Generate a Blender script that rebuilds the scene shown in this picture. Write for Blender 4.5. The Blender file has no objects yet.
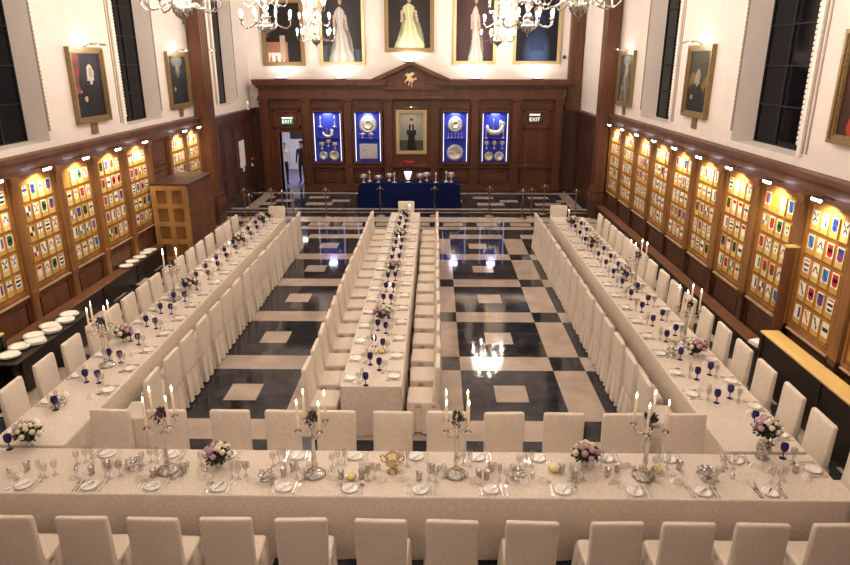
import bpy, math, random
from math import sin, cos, pi, radians
from mathutils import Vector, Matrix
random.seed(7)
C = bpy.context.scene.collection
XL, XR, YF = -7.17, 5.53, 26.3

# ---------------------------------------------------------------- materials
def lin(c):
    return tuple(((v/12.92) if v <= .04045 else ((v+.055)/1.055)**2.4) for v in c)
def rgb(r, g, b): return lin((r/255, g/255, b/255))
def mat(name, col, rough=.5, metal=0.0, noise=None, amount=.15, bump=0.0, scale=(1,1,1), emit=0, emitcol=None, coat=0.0):
    m = bpy.data.materials.new(name); m.use_nodes = True
    nt = m.node_tree; b = nt.nodes['Principled BSDF']
    b.inputs['Base Color'].default_value = (*col, 1); b.inputs['Roughness'].default_value = rough
    b.inputs['Metallic'].default_value = metal
    if coat: b.inputs['Coat Weight'].default_value = coat; b.inputs['Coat Roughness'].default_value = .12
    if emit:
        b.inputs['Emission Color'].default_value = (*(emitcol or col), 1); b.inputs['Emission Strength'].default_value = emit
    n = noise or 30
    tc = nt.nodes.new('ShaderNodeTexCoord'); mp = nt.nodes.new('ShaderNodeMapping'); mp.inputs['Scale'].default_value = scale
    nt.links.new(tc.outputs['Object'], mp.inputs['Vector'])
    t = nt.nodes.new('ShaderNodeTexNoise'); t.inputs['Scale'].default_value = n; t.inputs['Detail'].default_value = 4
    nt.links.new(mp.outputs['Vector'], t.inputs['Vector'])
    r = nt.nodes.new('ShaderNodeValToRGB')
    r.color_ramp.elements[0].position = .3; r.color_ramp.elements[1].position = .7
    r.color_ramp.elements[0].color = (*[v*(1-amount) for v in col], 1)
    r.color_ramp.elements[1].color = (*[min(1, v*(1+amount)) for v in col], 1)
    nt.links.new(t.outputs['Fac'], r.inputs['Fac']); nt.links.new(r.outputs['Color'], b.inputs['Base Color'])
    if bump:
        bp = nt.nodes.new('ShaderNodeBump'); bp.inputs['Strength'].default_value = bump; bp.inputs['Distance'].default_value = .01
        nt.links.new(t.outputs['Fac'], bp.inputs['Height']); nt.links.new(bp.outputs['Normal'], b.inputs['Normal'])
    return m
def damask(name, col, contrast=.96):
    m = mat(name, col, .75, noise=6, amount=.03)
    nt = m.node_tree; b = nt.nodes['Principled BSDF']
    tc = nt.nodes.new('ShaderNodeTexCoord')
    v = nt.nodes.new('ShaderNodeTexVoronoi'); v.inputs['Scale'].default_value = 6.5; v.inputs['Randomness'].default_value = .25
    nt.links.new(tc.outputs['Object'], v.inputs['Vector'])
    mu = nt.nodes.new('ShaderNodeMath'); mu.operation = 'MULTIPLY'; mu.inputs[1].default_value = 22
    sn = nt.nodes.new('ShaderNodeMath'); sn.operation = 'SINE'
    nt.links.new(v.outputs['Distance'], mu.inputs[0]); nt.links.new(mu.outputs[0], sn.inputs[0])
    mx = nt.nodes.new('ShaderNodeMapRange'); mx.inputs[1].default_value = -.3; mx.inputs[2].default_value = .5
    mx.inputs[3].default_value = contrast; mx.inputs[4].default_value = 1.0
    nt.links.new(sn.outputs[0], mx.inputs[0])
    mm = nt.nodes.new('ShaderNodeMix'); mm.data_type = 'RGBA'; mm.blend_type = 'MULTIPLY'; mm.inputs[0].default_value = 1
    src = b.inputs['Base Color'].links[0].from_socket
    nt.links.new(src, mm.inputs[6]); nt.links.new(mx.outputs[0], mm.inputs[7]); nt.links.new(mm.outputs[2], b.inputs['Base Color'])
    return m
def glassy(name, col, op):
    m = bpy.data.materials.new(name); m.use_nodes = True; nt = m.node_tree
    for n in list(nt.nodes): nt.nodes.remove(n)
    o = nt.nodes.new('ShaderNodeOutputMaterial'); mx = nt.nodes.new('ShaderNodeMixShader')
    t = nt.nodes.new('ShaderNodeBsdfTransparent'); t.inputs[0].default_value = (*col, 1)
    g = nt.nodes.new('ShaderNodeBsdfGlossy'); g.inputs['Roughness'].default_value = .04
    f = nt.nodes.new('ShaderNodeLayerWeight'); f.inputs[0].default_value = op
    nt.links.new(f.outputs['Facing'], mx.inputs[0]); nt.links.new(t.outputs[0], mx.inputs[1]); nt.links.new(g.outputs[0], mx.inputs[2])
    nt.links.new(mx.outputs[0], o.inputs[0]); return m
def painted(name, rough=.35):
    m = bpy.data.materials.new(name); m.use_nodes = True; nt = m.node_tree; b = nt.nodes['Principled BSDF']
    a = nt.nodes.new('ShaderNodeVertexColor'); a.layer_name = 'Col'
    nz = nt.nodes.new('ShaderNodeTexNoise'); nz.inputs['Scale'].default_value = 25
    mr = nt.nodes.new('ShaderNodeMapRange'); mr.inputs[3].default_value = .62; mr.inputs[4].default_value = 1.0
    nt.links.new(nz.outputs['Fac'], mr.inputs[0])
    mm = nt.nodes.new('ShaderNodeMix'); mm.data_type = 'RGBA'; mm.blend_type = 'MULTIPLY'; mm.inputs[0].default_value = 1
    nt.links.new(a.outputs['Color'], mm.inputs[6]); nt.links.new(mr.outputs[0], mm.inputs[7])
    nt.links.new(mm.outputs[2], b.inputs['Base Color']); b.inputs['Roughness'].default_value = rough; b.inputs['Specular IOR Level'].default_value = .25
    return m
M = {}
M['wall'] = mat('cream plaster', (.69, .63, .60), .8, noise=3, amount=.03)
M['ceil'] = mat('white plaster', (.8, .77, .73), .9, noise=3, amount=.03)
M['cloth'] = damask('ivory damask', (.74, .655, .575), .925)
M['chair'] = damask('ivory chair cloth', (.77, .685, .60), .95)
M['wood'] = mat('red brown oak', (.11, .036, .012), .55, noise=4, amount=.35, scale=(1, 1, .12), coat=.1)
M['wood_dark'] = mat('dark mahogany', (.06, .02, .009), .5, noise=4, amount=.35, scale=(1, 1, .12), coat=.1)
M['wood_far'] = mat('mahogany screen', (.092, .024, .007), .42, noise=4, amount=.3, scale=(1, 1, .12), coat=.08)
M['gold_wood'] = mat('golden oak', (.42, .20, .045), .4, noise=5, amount=.25, scale=(1, 1, .15), coat=.2)
M['post'] = mat('honey oak', (.21, .09, .026), .45, noise=5, amount=.3, scale=(1, 1, .12), coat=.1)
M['screenwood'] = mat('lit front oak', (.36, .19, .06), .4, noise=5, amount=.25, scale=(1, 1, .15))  # lighter tone stands for light falling on the lobby's front frame
M['pine'] = mat('pale pine top', (.62, .42, .16), .45, noise=5, amount=.12, scale=(1, .15, 1))
M['sill'] = mat('sill oak', (.42, .27, .16), .4, noise=5, amount=.15)
M['lmarble'] = mat('rose cream marble', (.46, .38, .325), .1, noise=2.5, amount=.16)
M['dmarble'] = mat('blue black marble', (.028, .029, .038), .05, noise=2.5, amount=.7)
for k_ in ('lmarble', 'dmarble'): M[k_].node_tree.nodes['Principled BSDF'].inputs['Specular IOR Level'].default_value = .3
M['smarble'] = mat('step limestone', (.55, .46, .38), .18, noise=4, amount=.08)
M['night'] = mat('night glass', (.004, .004, .007), .05); M['night'].node_tree.nodes['Principled BSDF'].inputs['Specular IOR Level'].default_value = .1
M['lead'] = mat('window bars', (.006, .006, .006), .9)
M['gilt'] = mat('gilt frame', (.47, .38, .20), .4, .6, noise=40, amount=.35, bump=.5)
M['gilt_dark'] = mat('aged gilt frame', (.24, .16, .07), .45, .5, noise=40, amount=.45, bump=.6)
M['brass'] = mat('brass', (.5, .40, .25), .3, 1.0)
M['silver'] = mat('silver', (.72, .69, .66), .18, 1.0, noise=60, amount=.25, bump=.15)
M['goldsilver'] = mat('silver gilt', (.68, .55, .34), .2, 1.0, noise=60, amount=.2, bump=.2)
M['dsilver'] = mat('chased silver', (.5, .47, .44), .25, 1.0, noise=45, amount=.55, bump=.6)
M['psilver'] = mat('bright chased silver', (.78, .76, .73), .38, .55, noise=18, amount=.45, bump=.5)
M['pgilt'] = mat('bright chased gilt', (.8, .68, .42), .38, .5, noise=18, amount=.4, bump=.5)
M['porc'] = mat('white porcelain', (.86, .84, .81), .35)
M['napkin'] = mat('pale linen', (.80, .74, .69), .8)
M['card'] = mat('white card', (.85, .82, .80), .6)
M['blueglass'] = mat('cobalt glass', (.014, .004, .10), .16)
M['clear'] = glassy('clear glass', (.86, .85, .84), .42)
M['pane'] = glassy('case pane', (.97, .97, .98), .05)
M['wax'] = mat('ivory wax', (.82, .75, .66), .4, emit=.12, emitcol=(1, .62, .3))  # faint warm emission stands in for flame light in the wax
M['flame'] = mat('candle flame', (1, .8, .5), .5, emit=30, emitcol=(1, .68, .36))
M['bulb'] = mat('lamp bulb', (1, .9, .75), .5, emit=395, emitcol=(1, .84, .68))
M['lampwhite'] = mat('lamp face', (1, 1, 1), .5, emit=14, emitcol=(.88, .9, 1))
M['crystal'] = mat('polished glass arms', (.42, .39, .36), .16, .9, noise=50, amount=.3)
M['leaf'] = mat('dark leaves', (.018, .03, .012), .45, noise=20, amount=.5)
M['rose_w'] = mat('cream rose', (.75, .68, .52), .6, noise=40, amount=.2)
M['rose_l'] = mat('lilac rose', (.5, .33, .40), .6, noise=40, amount=.2)
M['berry'] = mat('purple bloom', (.1, .03, .07), .5, noise=40, amount=.4)
M['butter'] = mat('butter', (.8, .68, .2), .5)
M['bluecloth'] = mat('navy cloth', (.007, .011, .06), 1.0, noise=8, amount=.15); M['bluecloth'].node_tree.nodes['Principled BSDF'].inputs['Specular IOR Level'].default_value = .05
M['bluebaize'] = mat('royal blue baize', (.03, .045, .42), .8, noise=20, amount=.1)
M['strip'] = mat('case light strip', (1, 1, 1), .5, emit=1.5, emitcol=(.62, .68, 1))
M['whiteline'] = mat('moulding white', (.76, .70, .66), .6)
M['brownline'] = mat('moulding gilt line', (.36, .28, .22), .5)
M['black'] = mat('black', (.012, .011, .012), .4)
M['tray'] = mat('dark stained table', (.02, .013, .011), .45, noise=8, amount=.2)
M['red'] = mat('scarlet blooms', (.3, .015, .02), .6, noise=30, amount=.3)
M['redplastic'] = mat('red enamel', (.45, .02, .02), .3)
M['paper'] = mat('notice paper', (.75, .72, .68), .8, noise=25, amount=.15)
M['corr'] = mat('corridor paint', (.55, .53, .58), .8)
M['corrfloor'] = mat('corridor floor', (.12, .10, .2), .4)
M['skin'] = mat('skin', (.55, .32, .23), .6)
M['shirt'] = mat('white shirt', (.75, .74, .76), .8)
M['suit'] = mat('black cloth', (.012, .012, .015), .7)
M['hair'] = mat('dark hair', (.02, .014, .01), .6)
M['green'] = mat('exit green', (.02, .16, .09), .4, emit=.12, emitcol=(.1, .5, .3))
M['white_e'] = mat('sign white', (.8, .8, .8), .5, emit=.6, emitcol=(1, 1, 1))
M['paint'] = painted('oil painting', .55)
M['heraldry'] = painted('painted plaque', .4)
M['ribbon'] = mat('grey blue ribbon', (.25, .26, .36), .5)

# ---------------------------------------------------------------- mesh helpers
class MB:
    def __init__(s): s.v = []; s.f = []; s.m = []; s.sm = []; s.col = None
    def add(s, vs, fs, mi=0, sm=False):
        o = len(s.v); s.v += [tuple(v) for v in vs]
        for f in fs: s.f.append([i+o for i in f]); s.m.append(mi); s.sm.append(sm)
        return s
    def box(s, x0, x1, y0, y1, z0, z1, mi=0):
        vs = [(x, y, z) for z in (z0, z1) for y in (y0, y1) for x in (x0, x1)]
        return s.add(vs, [(0,2,3,1),(4,5,7,6),(0,1,5,4),(2,6,7,3),(0,4,6,2),(1,3,7,5)], mi)
    def bbox(s, x0, x1, y0, y1, z0, z1, b=.01, mi=0):
        # box with chamfered edges
        rings = []
        for z, i in ((z0, b), (z0+b, 0), (z1-b, 0), (z1, b)):
            xa, xb, ya, yb = x0+i, x1-i, y0+i, y1-i
            rings.append([(xa+b, ya, z), (xb-b, ya, z), (xb, ya+b, z), (xb, yb-b, z), (xb-b, yb, z), (xa+b, yb, z), (xa, yb-b, z), (xa, ya+b, z)])
        return s.loft(rings, mi)
    def loft(s, rings, mi=0, sm=False, cap=True, closed=True):
        n = len(rings[0]); vs = [p for r in rings for p in r]; fs = []
        for k in range(len(rings)-1):
            for i in range(n if closed else n-1):
                j = (i+1) % n
                fs.append((k*n+i, k*n+j, (k+1)*n+j, (k+1)*n+i))
        s.add(vs, fs, mi, sm)
        if cap:
            o = len(s.v)-len(vs)
            s.f.append([o+i for i in range(n)][::-1]); s.m.append(mi); s.sm.append(False)
            s.f.append([o+(len(rings)-1)*n+i for i in range(n)]); s.m.append(mi); s.sm.append(False)
        return s
    def lathe(s, prof, n=12, c=(0, 0, 0), mi=0, sm=True, cap=True):
        rings = [[(c[0]+r*cos(2*pi*i/n), c[1]+r*sin(2*pi*i/n), c[2]+z) for i in range(n)] for r, z in prof]
        return s.loft(rings, mi, sm, cap)
    def tube(s, pts, r, n=6, mi=0, sm=True):
        pts = [Vector(p) for p in pts]; rings = []
        rs = r if isinstance(r, (list, tuple)) else [r]*len(pts)
        for i, p in enumerate(pts):
            d = (pts[min(i+1, len(pts)-1)]-pts[max(i-1, 0)]).normalized()
            a = d.cross(Vector((0, 0, 1)))
            if a.length < .05: a = d.cross(Vector((0, 1, 0)))
            a.normalize(); b = d.cross(a)
            rings.append([tuple(p+(a*cos(2*pi*k/n)+b*sin(2*pi*k/n))*rs[i]) for k in range(n)])
        return s.loft(rings, mi, sm)
    def prism(s, poly, a0, a1, axis='y', mi=0):
        # extrude a 2-D outline between a0 and a1 along axis
        def P(u, w, a): return (u, a, w) if axis == 'y' else ((a, u, w) if axis == 'x' else (u, w, a))
        return s.loft([[P(u, w, a0) for u, w in poly], [P(u, w, a1) for u, w in poly]], mi)
    def ball(s, c, r, n=8, mi=0, sq=1.0):
        pr = [(max(.0005, r*sin(pi*k/n)), -r*cos(pi*k/n)*sq) for k in range(n+1)]
        return s.lathe(pr, n+2, c, mi)
    def mesh(s, name, mats):
        me = bpy.data.meshes.new(name); me.from_pydata(s.v, [], s.f); me.update()
        for m in mats: me.materials.append(m)
        me.polygons.foreach_set('material_index', s.m); me.polygons.foreach_set('use_smooth', s.sm)
        return me
    def build(s, name, mats, parent=None):
        if not isinstance(mats, (list, tuple)): mats = [mats]
        o = bpy.data.objects.new(name, s.mesh(name, mats)); C.objects.link(o)
        if parent is not None: o.parent = parent
        else:
            # put the origin at the base centre of the thing
            xs = [v.co.x for v in o.data.vertices]; ys = [v.co.y for v in o.data.vertices]; zs = [v.co.z for v in o.data.vertices]
            c = Vector(((min(xs)+max(xs))/2, (min(ys)+max(ys))/2, min(zs)))
            o.data.transform(Matrix.Translation(-c)); o.location = c
        return o
def tag(o, label=None, cat=None, group=None, kind=None):
    if label: o['label'] = label
    if cat: o['category'] = cat
    if group: o['group'] = group
    if kind: o['kind'] = kind
    return o
def empty(name, loc, rz=0, label=None, cat=None, group=None):
    o = bpy.data.objects.new(name, None); C.objects.link(o); o.location = loc; o.rotation_euler = (0, 0, rz)
    o.empty_display_size = .1
    return tag(o, label, cat, group)
KIDS = {}
def kids(o):
    if o.name not in KIDS: KIDS[o.name] = list(o.children)
    return KIDS[o.name]
def dup(o, loc=None, rz=None, label=None, group=None, parent=None):
    c = o.copy(); C.objects.link(c)
    if parent is not None: c.parent = parent
    if loc is not None: c.location = loc
    if rz is not None: c.rotation_euler = (0, 0, rz)
    if label: c['label'] = label
    if group: c['group'] = group
    for ch in kids(o): dup(ch, parent=c)
    return c
class Maker:
    """first call places the source itself, later calls copies"""
    def __init__(s, src): s.src = src; s.used = False
    def put(s, loc, rz=0, label=None, group=None):
        if not s.used:
            s.used = True; kids(s.src); o = s.src
            for k in s.src.children: kids(k)
            o.location = loc; o.rotation_euler = (0, 0, rz)
            if label: o['label'] = label
            if group: o['group'] = group
            return o
        return dup(s.src, loc, rz, label, group)
def struct(o): o['kind'] = 'structure'; return o
def rrect(cx, cy, w, d, r, z, n=3):
    pts = []
    for sx, sy, a0 in ((1, 1, 0), (-1, 1, 90), (-1, -1, 180), (1, -1, 270)):
        for k in range(n+1):
            a = radians(a0+90*k/n); pts.append((cx+sx*(w/2-r)+r*cos(a), cy+sy*(d/2-r)+r*sin(a), z))
    return pts
ORD = ['first','second','third','fourth','fifth','sixth','seventh','eighth','ninth','tenth','eleventh','twelfth','thirteenth','fourteenth','fifteenth','sixteenth','seventeenth','eighteenth','nineteenth','twentieth']

# ---------------------------------------------------------------- the room
def light(kind, name, loc, power, color=(1, .8, .6), size=.1, rot=None, spot=None, blend=.6, parent=None):
    d = bpy.data.lights.new(name, kind); d.energy = power; d.color = color
    if kind == 'AREA': d.size = size
    elif kind in ('POINT', 'SPOT'): d.shadow_soft_size = size
    if kind == 'SPOT': d.spot_size = spot; d.spot_blend = blend
    o = bpy.data.objects.new(name, d); C.objects.link(o); o.location = loc
    if rot: o.rotation_euler = rot
    if parent: o.parent = parent
    return o
ZC = 10.0; YB = -3.0
# floor : one mesh of marble rectangles
def floor_colour(x, y):
    if y > 21.75:                         # dais pattern beyond the cream band
        v = (y-21.75)
        if v < .12: return 1
        if v < .45: return 0
        if v < .72: return 1
        if y > 25.35: return 0
        if y > 25.1: return 1
        if not (-6.2 < x < 4.7): return 1 if (-6.6 < x < 5.1) else 0
        u = (x+.835) % 2.05; w = (y-22.5)
        if .45 < w < .95 and .3 < u < 1.25: return 1
        if 1.05 < w < 1.45 and 1.15 < u < 1.8: return 1
        if 1.65 < w < 2.1 and .2 < u < .95: return 1
        return 0
    if y > 21.1: return 0
    if y > 20.4: return 2
    if y > 19.75:
        u = (x-.1) % 1.05
        return 1 if (.15 < u < .78 and 19.85 < y < 20.3) else 0
    if y > 19.4: return 1
    if y > 18.8: return 0
    # checker of big squares and bands
    u = (x-.43) % 2.05; v = (y-8.2) % 2.13
    cu = u > 1.52; cv = v > 1.6
    if cu != cv: return 1
    if cu and cv: return 0
    return 1 if (.5 < u < .99 and .54 < v < 1.07) else 0
xs = sorted(set([XL, XR, -6.2, 4.7, -6.6, 5.1] + [round(.43+2.05*k+o, 4) for k in range(-5, 4) for o in (0, .5, .99, 1.52)] +
    [round(-.835+2.05*k+o, 4) for k in range(-4, 5) for o in (.2, .3, .95, 1.15, 1.25, 1.8)] + [round(.1+1.05*k+o, 4) for k in range(-8, 7) for o in (.15, .78)]))
xs = [x for x in xs if XL <= x <= XR]
ys = sorted(set([YB, YF, 18.8, 19.4, 19.75, 19.85, 20.3, 20.4, 21.1, 21.75, 21.87, 22.2, 22.47, 22.95, 23.45, 23.55, 23.95, 24.15, 24.6, 25.1, 25.35] +
    [round(8.2+2.13*k+o, 4) for k in range(-6, 6) for o in (0, .54, 1.07, 1.6)]))
ys = [y for y in ys if YB <= y <= YF]
m = MB()
for j in range(len(ys)-1):
    for i in range(len(xs)-1):
        c = floor_colour((xs[i]+xs[i+1])/2, (ys[j]+ys[j+1])/2)
        m.add([(xs[i], ys[j], 0), (xs[i+1], ys[j], 0), (xs[i+1], ys[j+1], 0), (xs[i], ys[j+1], 0)], [(0, 1, 2, 3)], c)
fl = m.build('floor', [M['dmarble'], M['lmarble'], M['smarble']]); struct(fl)
struct(MB().box(XL-.6, XR+.6, YB-.2, YF+.4, ZC, ZC+.1).build('ceiling', M['ceil']))
struct(MB().box(XL-.6, XR+.6, YB-.2, YB, 0, ZC).build('wall_front', M['wall']))

def side_wall(name, X, sgn, openings):
    # sgn = direction pointing out of the room
    m = MB(); a, b = sorted((X, X+sgn*.6))
    y = YB
    for (y0, y1) in openings:
        m.box(a, b, y, y0, 0, ZC); m.box(a, b, y0, y1, 0, 3.42); m.box(a, b, y0, y1, 8.8, ZC); y = y1
    m.box(a, b, y, YF+.4, 0, ZC)
    return struct(m.build(name, M['wall']))
OPL = [(4.7, 6.8), (10.2, 12.33), (15.5, 17.6), (22.35, 24.5)]
OPR = [(4.4, 6.8), (10.25, 12.6), (16.05, 18.33)]
side_wall('wall_left', XL, -1, OPL); side_wall('wall_right', XR, 1, OPR)
wn = 0; tn = 0
for X, sgn, ops in ((XL, -1, OPL), (XR, 1, OPR)):
    for (y0, y1) in ops:
        wn += 1
        e = empty('window_%d' % wn, (X+sgn*.45, (y0+y1)/2, 3.42)); struct(e)
        g = MB(); g.box(-.01, .01, -(y1-y0)/2, (y1-y0)/2, 0, 5.38)
        g.build('pane', M['night'], e)
        g = MB(); n = 3
        for k in range(n+1):
            yy = -(y1-y0)/2+(y1-y0)*k/n; g.box(-.035, .035, yy-.02, yy+.02, 0, 5.38)
        for k in range(9): g.box(-.03, .03, -(y1-y0)/2, (y1-y0)/2, k*.66, k*.66+.025)
        g.build('glazing_bars', M['lead'], e)
        # carved architrave : bead row on both edges and two thin lines outside the near edge
        tn += 1
        g = MB()
        for ye, s in ((y0, -1), (y1, 1)):
            a, b = sorted((X-sgn*.0, X-sgn*.03))
            g.box(a, b, min(ye, ye+s*.05), max(ye, ye+s*.05), 3.6, 8.8, 1)
            zz = 3.62
            while zz < 8.3:
                a, b = sorted((X-sgn*.028, X-sgn*.045))
                g.box(a, b, min(ye+s*.003, ye+s*.047), max(ye+s*.003, ye+s*.047), zz, zz+.052, 0); zz += .075
        for o in (.16, .26):
            a, b = sorted((X, X-sgn*.015)); g.box(a, b, y0-o-.018, y0-o+.018, 3.5, 8.9, 1)
        a, b = sorted((X, X-sgn*.045)); g.box(a, b, y0-.15, y0-.055, 3.45, 8.85, 0)
        struct(g.build('trim_%d' % tn, [M['whiteline'], M['brownline']]))
# back wall with the doorway hole, corridor behind
DX0, DX1, DZ = -6.06, -5.17, 2.25
m = MB()
m.box(XL-.6, DX0, YF, YF+.2, 0, ZC); m.box(DX1, XR+.6, YF, YF+.2, 0, ZC); m.box(DX0, DX1, YF, YF+.2, DZ, ZC)
struct(m.build('wall_back', M['wall']))
struct(MB().box(-7.6, -7.5, YF+.2, 31.2, 0, 2.9).build('wall_corridor_left', M['corr'])); struct(MB().box(-4.3, -4.2, YF+.2, 31.2, 0, 2.9).build('wall_corridor_right', M['corr']))
struct(MB().box(-7.6, -4.2, 31.2, 31.3, 0, 2.9).build('wall_corridor_end', M['corr'])); struct(MB().box(-7.6, -4.2, YF+.2, 31.3, 2.9, 3).build('ceiling_corridor', M['corr']))
struct(MB().box(-7.6, -4.2, YF, 31.3, -.1, -.002).build('floor_corridor', M['corrfloor']))

# ---------------------------------------------------------------- dado panelling of the side walls
ZD = 3.3
def dado(name, X, sgn, y0, y1, wood, zt=ZD):
    s = -sgn     # into the room
    m = MB()
    def b(o0, o1, ya, yb, z0, z1, mi=0):
        a, c = sorted((X+s*o0, X+s*o1)); m.box(a, c, ya, yb, z0, z1, mi)
    b(0, .04, y0, y1, 0, zt-.2)
    b(0, .10, y0, y1, zt-.36, zt-.24); b(0, .15, y0, y1, zt-.24, zt-.08); b(0, .22, y0, y1, zt-.08, zt)
    b(0, .09, y0, y1, 0, .18)
    return struct(m.build(name, wood))
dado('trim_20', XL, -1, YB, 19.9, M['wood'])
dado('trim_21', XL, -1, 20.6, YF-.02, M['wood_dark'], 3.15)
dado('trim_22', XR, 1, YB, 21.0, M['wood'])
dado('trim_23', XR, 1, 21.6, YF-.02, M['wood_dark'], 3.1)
# plain panels in the far bays
def raised(mb, X, s, ya, yb, z0, z1, d0=.04, mi=0):
    for (o, i) in ((.03, 0), (.045, .06)):
        a, c = sorted((X+s*d0, X+s*(d0+o))); 
        if i == 0:
            mb.box(a, c, ya, yb, z0, z0+.04, mi); mb.box(a, c, ya, yb, z1-.04, z1, mi)
            mb.box(a, c, ya, ya+.04, z0+.04, z1-.04, mi); mb.box(a, c, yb-.04, yb, z0+.04, z1-.04, mi)
        else: mb.box(a, a+(c-a)*.5 if s > 0 else c, ya+.1, yb-.1, z0+.1, z1-.1, mi) if s > 0 else mb.box(a+(c-a)*.5, c, ya+.1, yb-.1, z0+.1, z1-.1, mi)
m = MB()
for k in range(4):
    ya = 20.9+k*1.3
    raised(m, XL, 1, ya, ya+1.1, .3, 1.0); raised(m, XL, 1, ya, ya+1.1, 1.2, 2.6)
struct(m.build('trim_24', M['wood_dark']))
m = MB()
for k in range(3):
    ya = 21.9+k*1.35
    raised(m, XR, -1, ya, ya+1.1, .3, 1.0); raised(m, XR, -1, ya, ya+1.1, 1.2, 2.6)
struct(m.build('trim_25', M['wood_dark']))

# heraldic plaques (one mesh per design, painted face)
def plaque_design(kind, c1, c2, ground):
    def f(u, v):
        # u,v in 0..1 ; shield in the upper part, name strip below
        x = (u-.5)/.40; y = (v-.62)/.33
        if abs(u-.5) < .47 and .24 < v < .97 and kind % 3 != 2:
            if abs(x) > .98 or abs(y) > .98 or (y < -.1 and abs(x) > math.sqrt(max(0, 1-((y+.1)/.9)**2))): return pal[5] if kind % 2 else (.72, .66, .5)
        if abs(x) < 1 and -1 < y < 1:
            lim = 1 if y > -.1 else math.sqrt(max(0, 1-((y+.1)/.9)**2))
            if abs(x) < lim:
                if kind == 0: return c2 if abs(y-.55+abs(x)*.9) < .22 else c1      # chevron
                if kind == 1: return c2 if abs(x+y*.8) < .28 else c1              # bend
                if kind == 2: return c2 if (abs(x) < .2 or abs(y-.1) < .18) else c1
                if kind == 3: return c2 if abs(y-.1) < .28 else c1
                if kind == 4: return c2 if abs(abs(x)-abs(y)) < .2 else c1
                if kind == 5: return c2 if (x > 0) == (y > 0) else c1
                if kind == 6: return c2 if y > .35 else c1
                if kind == 7: return c2 if x > 0 else c1
                if kind == 8: return c2 if min((x-.45)**2+(y-.45)**2, (x+.45)**2+(y-.45)**2, x*x+(y+.35)**2) < .09 else c1
                return c2 if math.sin(y*8) > 0 else c1
        return ground
    return f
def grid_paint(mb_name, w, h, nx, ny, f, material, back=None, thick=.02):
    """painted upright panel in local XZ facing -Y, base at z=0, centred in x"""
    v = []; fs = []; 
    for j in range(ny+1):
        for i in range(nx+1): v.append((-w/2+w*i/nx, -thick, h*j/ny))
    for j in range(ny):
        for i in range(nx):
            a = j*(nx+1)+i; fs.append((a, a+1, a+nx+2, a+nx+1))
    me = bpy.data.meshes.new(mb_name)
    o = len(v); v += [(-w/2, -thick, 0), (w/2, -thick, 0), (w/2, -thick, h), (-w/2, -thick, h), (-w/2, 0, 0), (w/2, 0, 0), (w/2, 0, h), (-w/2, 0, h)]
    fs += [(o, o+4, o+5, o+1), (o+1, o+5, o+6, o+2), (o+2, o+6, o+7, o+3), (o+3, o+7, o+4, o), (o+4, o+7, o+6, o+5)]
    me.from_pydata(v, [], fs); me.update()
    ca = me.color_attributes.new('Col', 'FLOAT_COLOR', 'CORNER')
    edge = back or (.3, .2, .08)
    cols = []
    for p in me.polygons:
        if p.index < nx*ny:
            i = p.index % nx; j = p.index//nx; c = f((i+.5)/nx, (j+.5)/ny)
        else: c = edge
        cols += [c[0], c[1], c[2], 1]*p.loop_total
    ca.data.foreach_set('color', cols)
    me.materials.append(material)
    return me
pal = [rgb(30, 60, 160), rgb(190, 35, 30), rgb(25, 25, 30), rgb(30, 110, 60), rgb(225, 180, 60), rgb(240, 238, 230), rgb(110, 60, 130), rgb(70, 130, 190), rgb(120, 70, 40)]
grounds = [rgb(214, 182, 104), rgb(205, 168, 88), rgb(222, 196, 130), rgb(196, 158, 76)]
plaques = []
rr = random.Random(3)
for k in range(36):
    c1 = rr.choice(pal); c2 = rr.choice([c for c in pal[:1]+pal[2:3]+pal[7:8]+pal[:1]+pal[2:3]+pal[:4]+pal[6:7] if c != c1])
    if rr.random() < .72: c1 = pal[5]
    if c1 == c2: c2 = pal[0]
    plaques.append(grid_paint('shield_plaque', .165, .285, 9, 15, plaque_design(k % 10, c1, c2, grounds[k % 4]), M['heraldry'], back=rgb(200, 160, 80)))
PW, PH = 1.14, 1.98
bb = MB(); bb.box(-PW/2, PW/2, -.03, 0, 0, PH)
backboard = bb.mesh('backboard', [M['gold_wood']])
fm = MB()
fm.box(-PW/2-.0, -PW/2+.05, -.06, -.03, 0, PH); fm.box(PW/2-.05, PW/2, -.06, -.03, 0, PH); fm.box(-PW/2+.05, PW/2-.05, -.06, -.03, 0, .05); fm.box(-PW/2+.05, PW/2-.05, -.06, -.03, PH-.06, PH)
for r in range(5): fm.box(-.5, .5, -.05, -.03, .085+.36*r, .11+.36*r)
frame_me = fm.mesh('frame', [M['post']])
sill = MB().box(-PW/2+.03, PW/2-.03, -.085, -.0, -.04, -.012).mesh('sill_ledge', [M['sill']])
def mk(name, me, parent): 
    o = bpy.data.objects.new(name, me); C.objects.link(o); o.parent = parent; return o
def armorial(X, sgn, yc, label):
    e = empty('armorial_panel', (X-sgn*.04, yc, .97), radians(90) if sgn < 0 else radians(-90), label, 'shield panel', 'armorial panels along the side walls')
    mk('backboard', backboard, e); mk('frame', frame_me, e); mk('sill_ledge', sill, e)
    for r in range(5):
        for c in range(4):
            if r == 4 and rr.random() < .04: continue
            o = mk('shield_plaque', plaques[rr.randrange(len(plaques))], e)
            o.location = (-.363+.242*c, -.03, .113+.36*r)
    return e
lampA = empty('panel_lamp', (0, 0, 0), 0, 'lamp', 'lamp', 'lamps above the shield panels')
m = MB(); m.tube([(0, 0, .0), (0, -.15, .06), (0, -.24, .02)], .008); m.box(-.1, .1, -.27, -.2, 0.03, .045); m.build('lamp_arm', M['black'], lampA)
MB().tube([(-.1, -.25, .01), (.1, -.25, .01)], .022, 8).build('lamp_tube', M['lampwhite'], lampA)
lampM = Maker(lampA)
RP = [8.22+1.41*k for k in range(-1, 10)]
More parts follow.
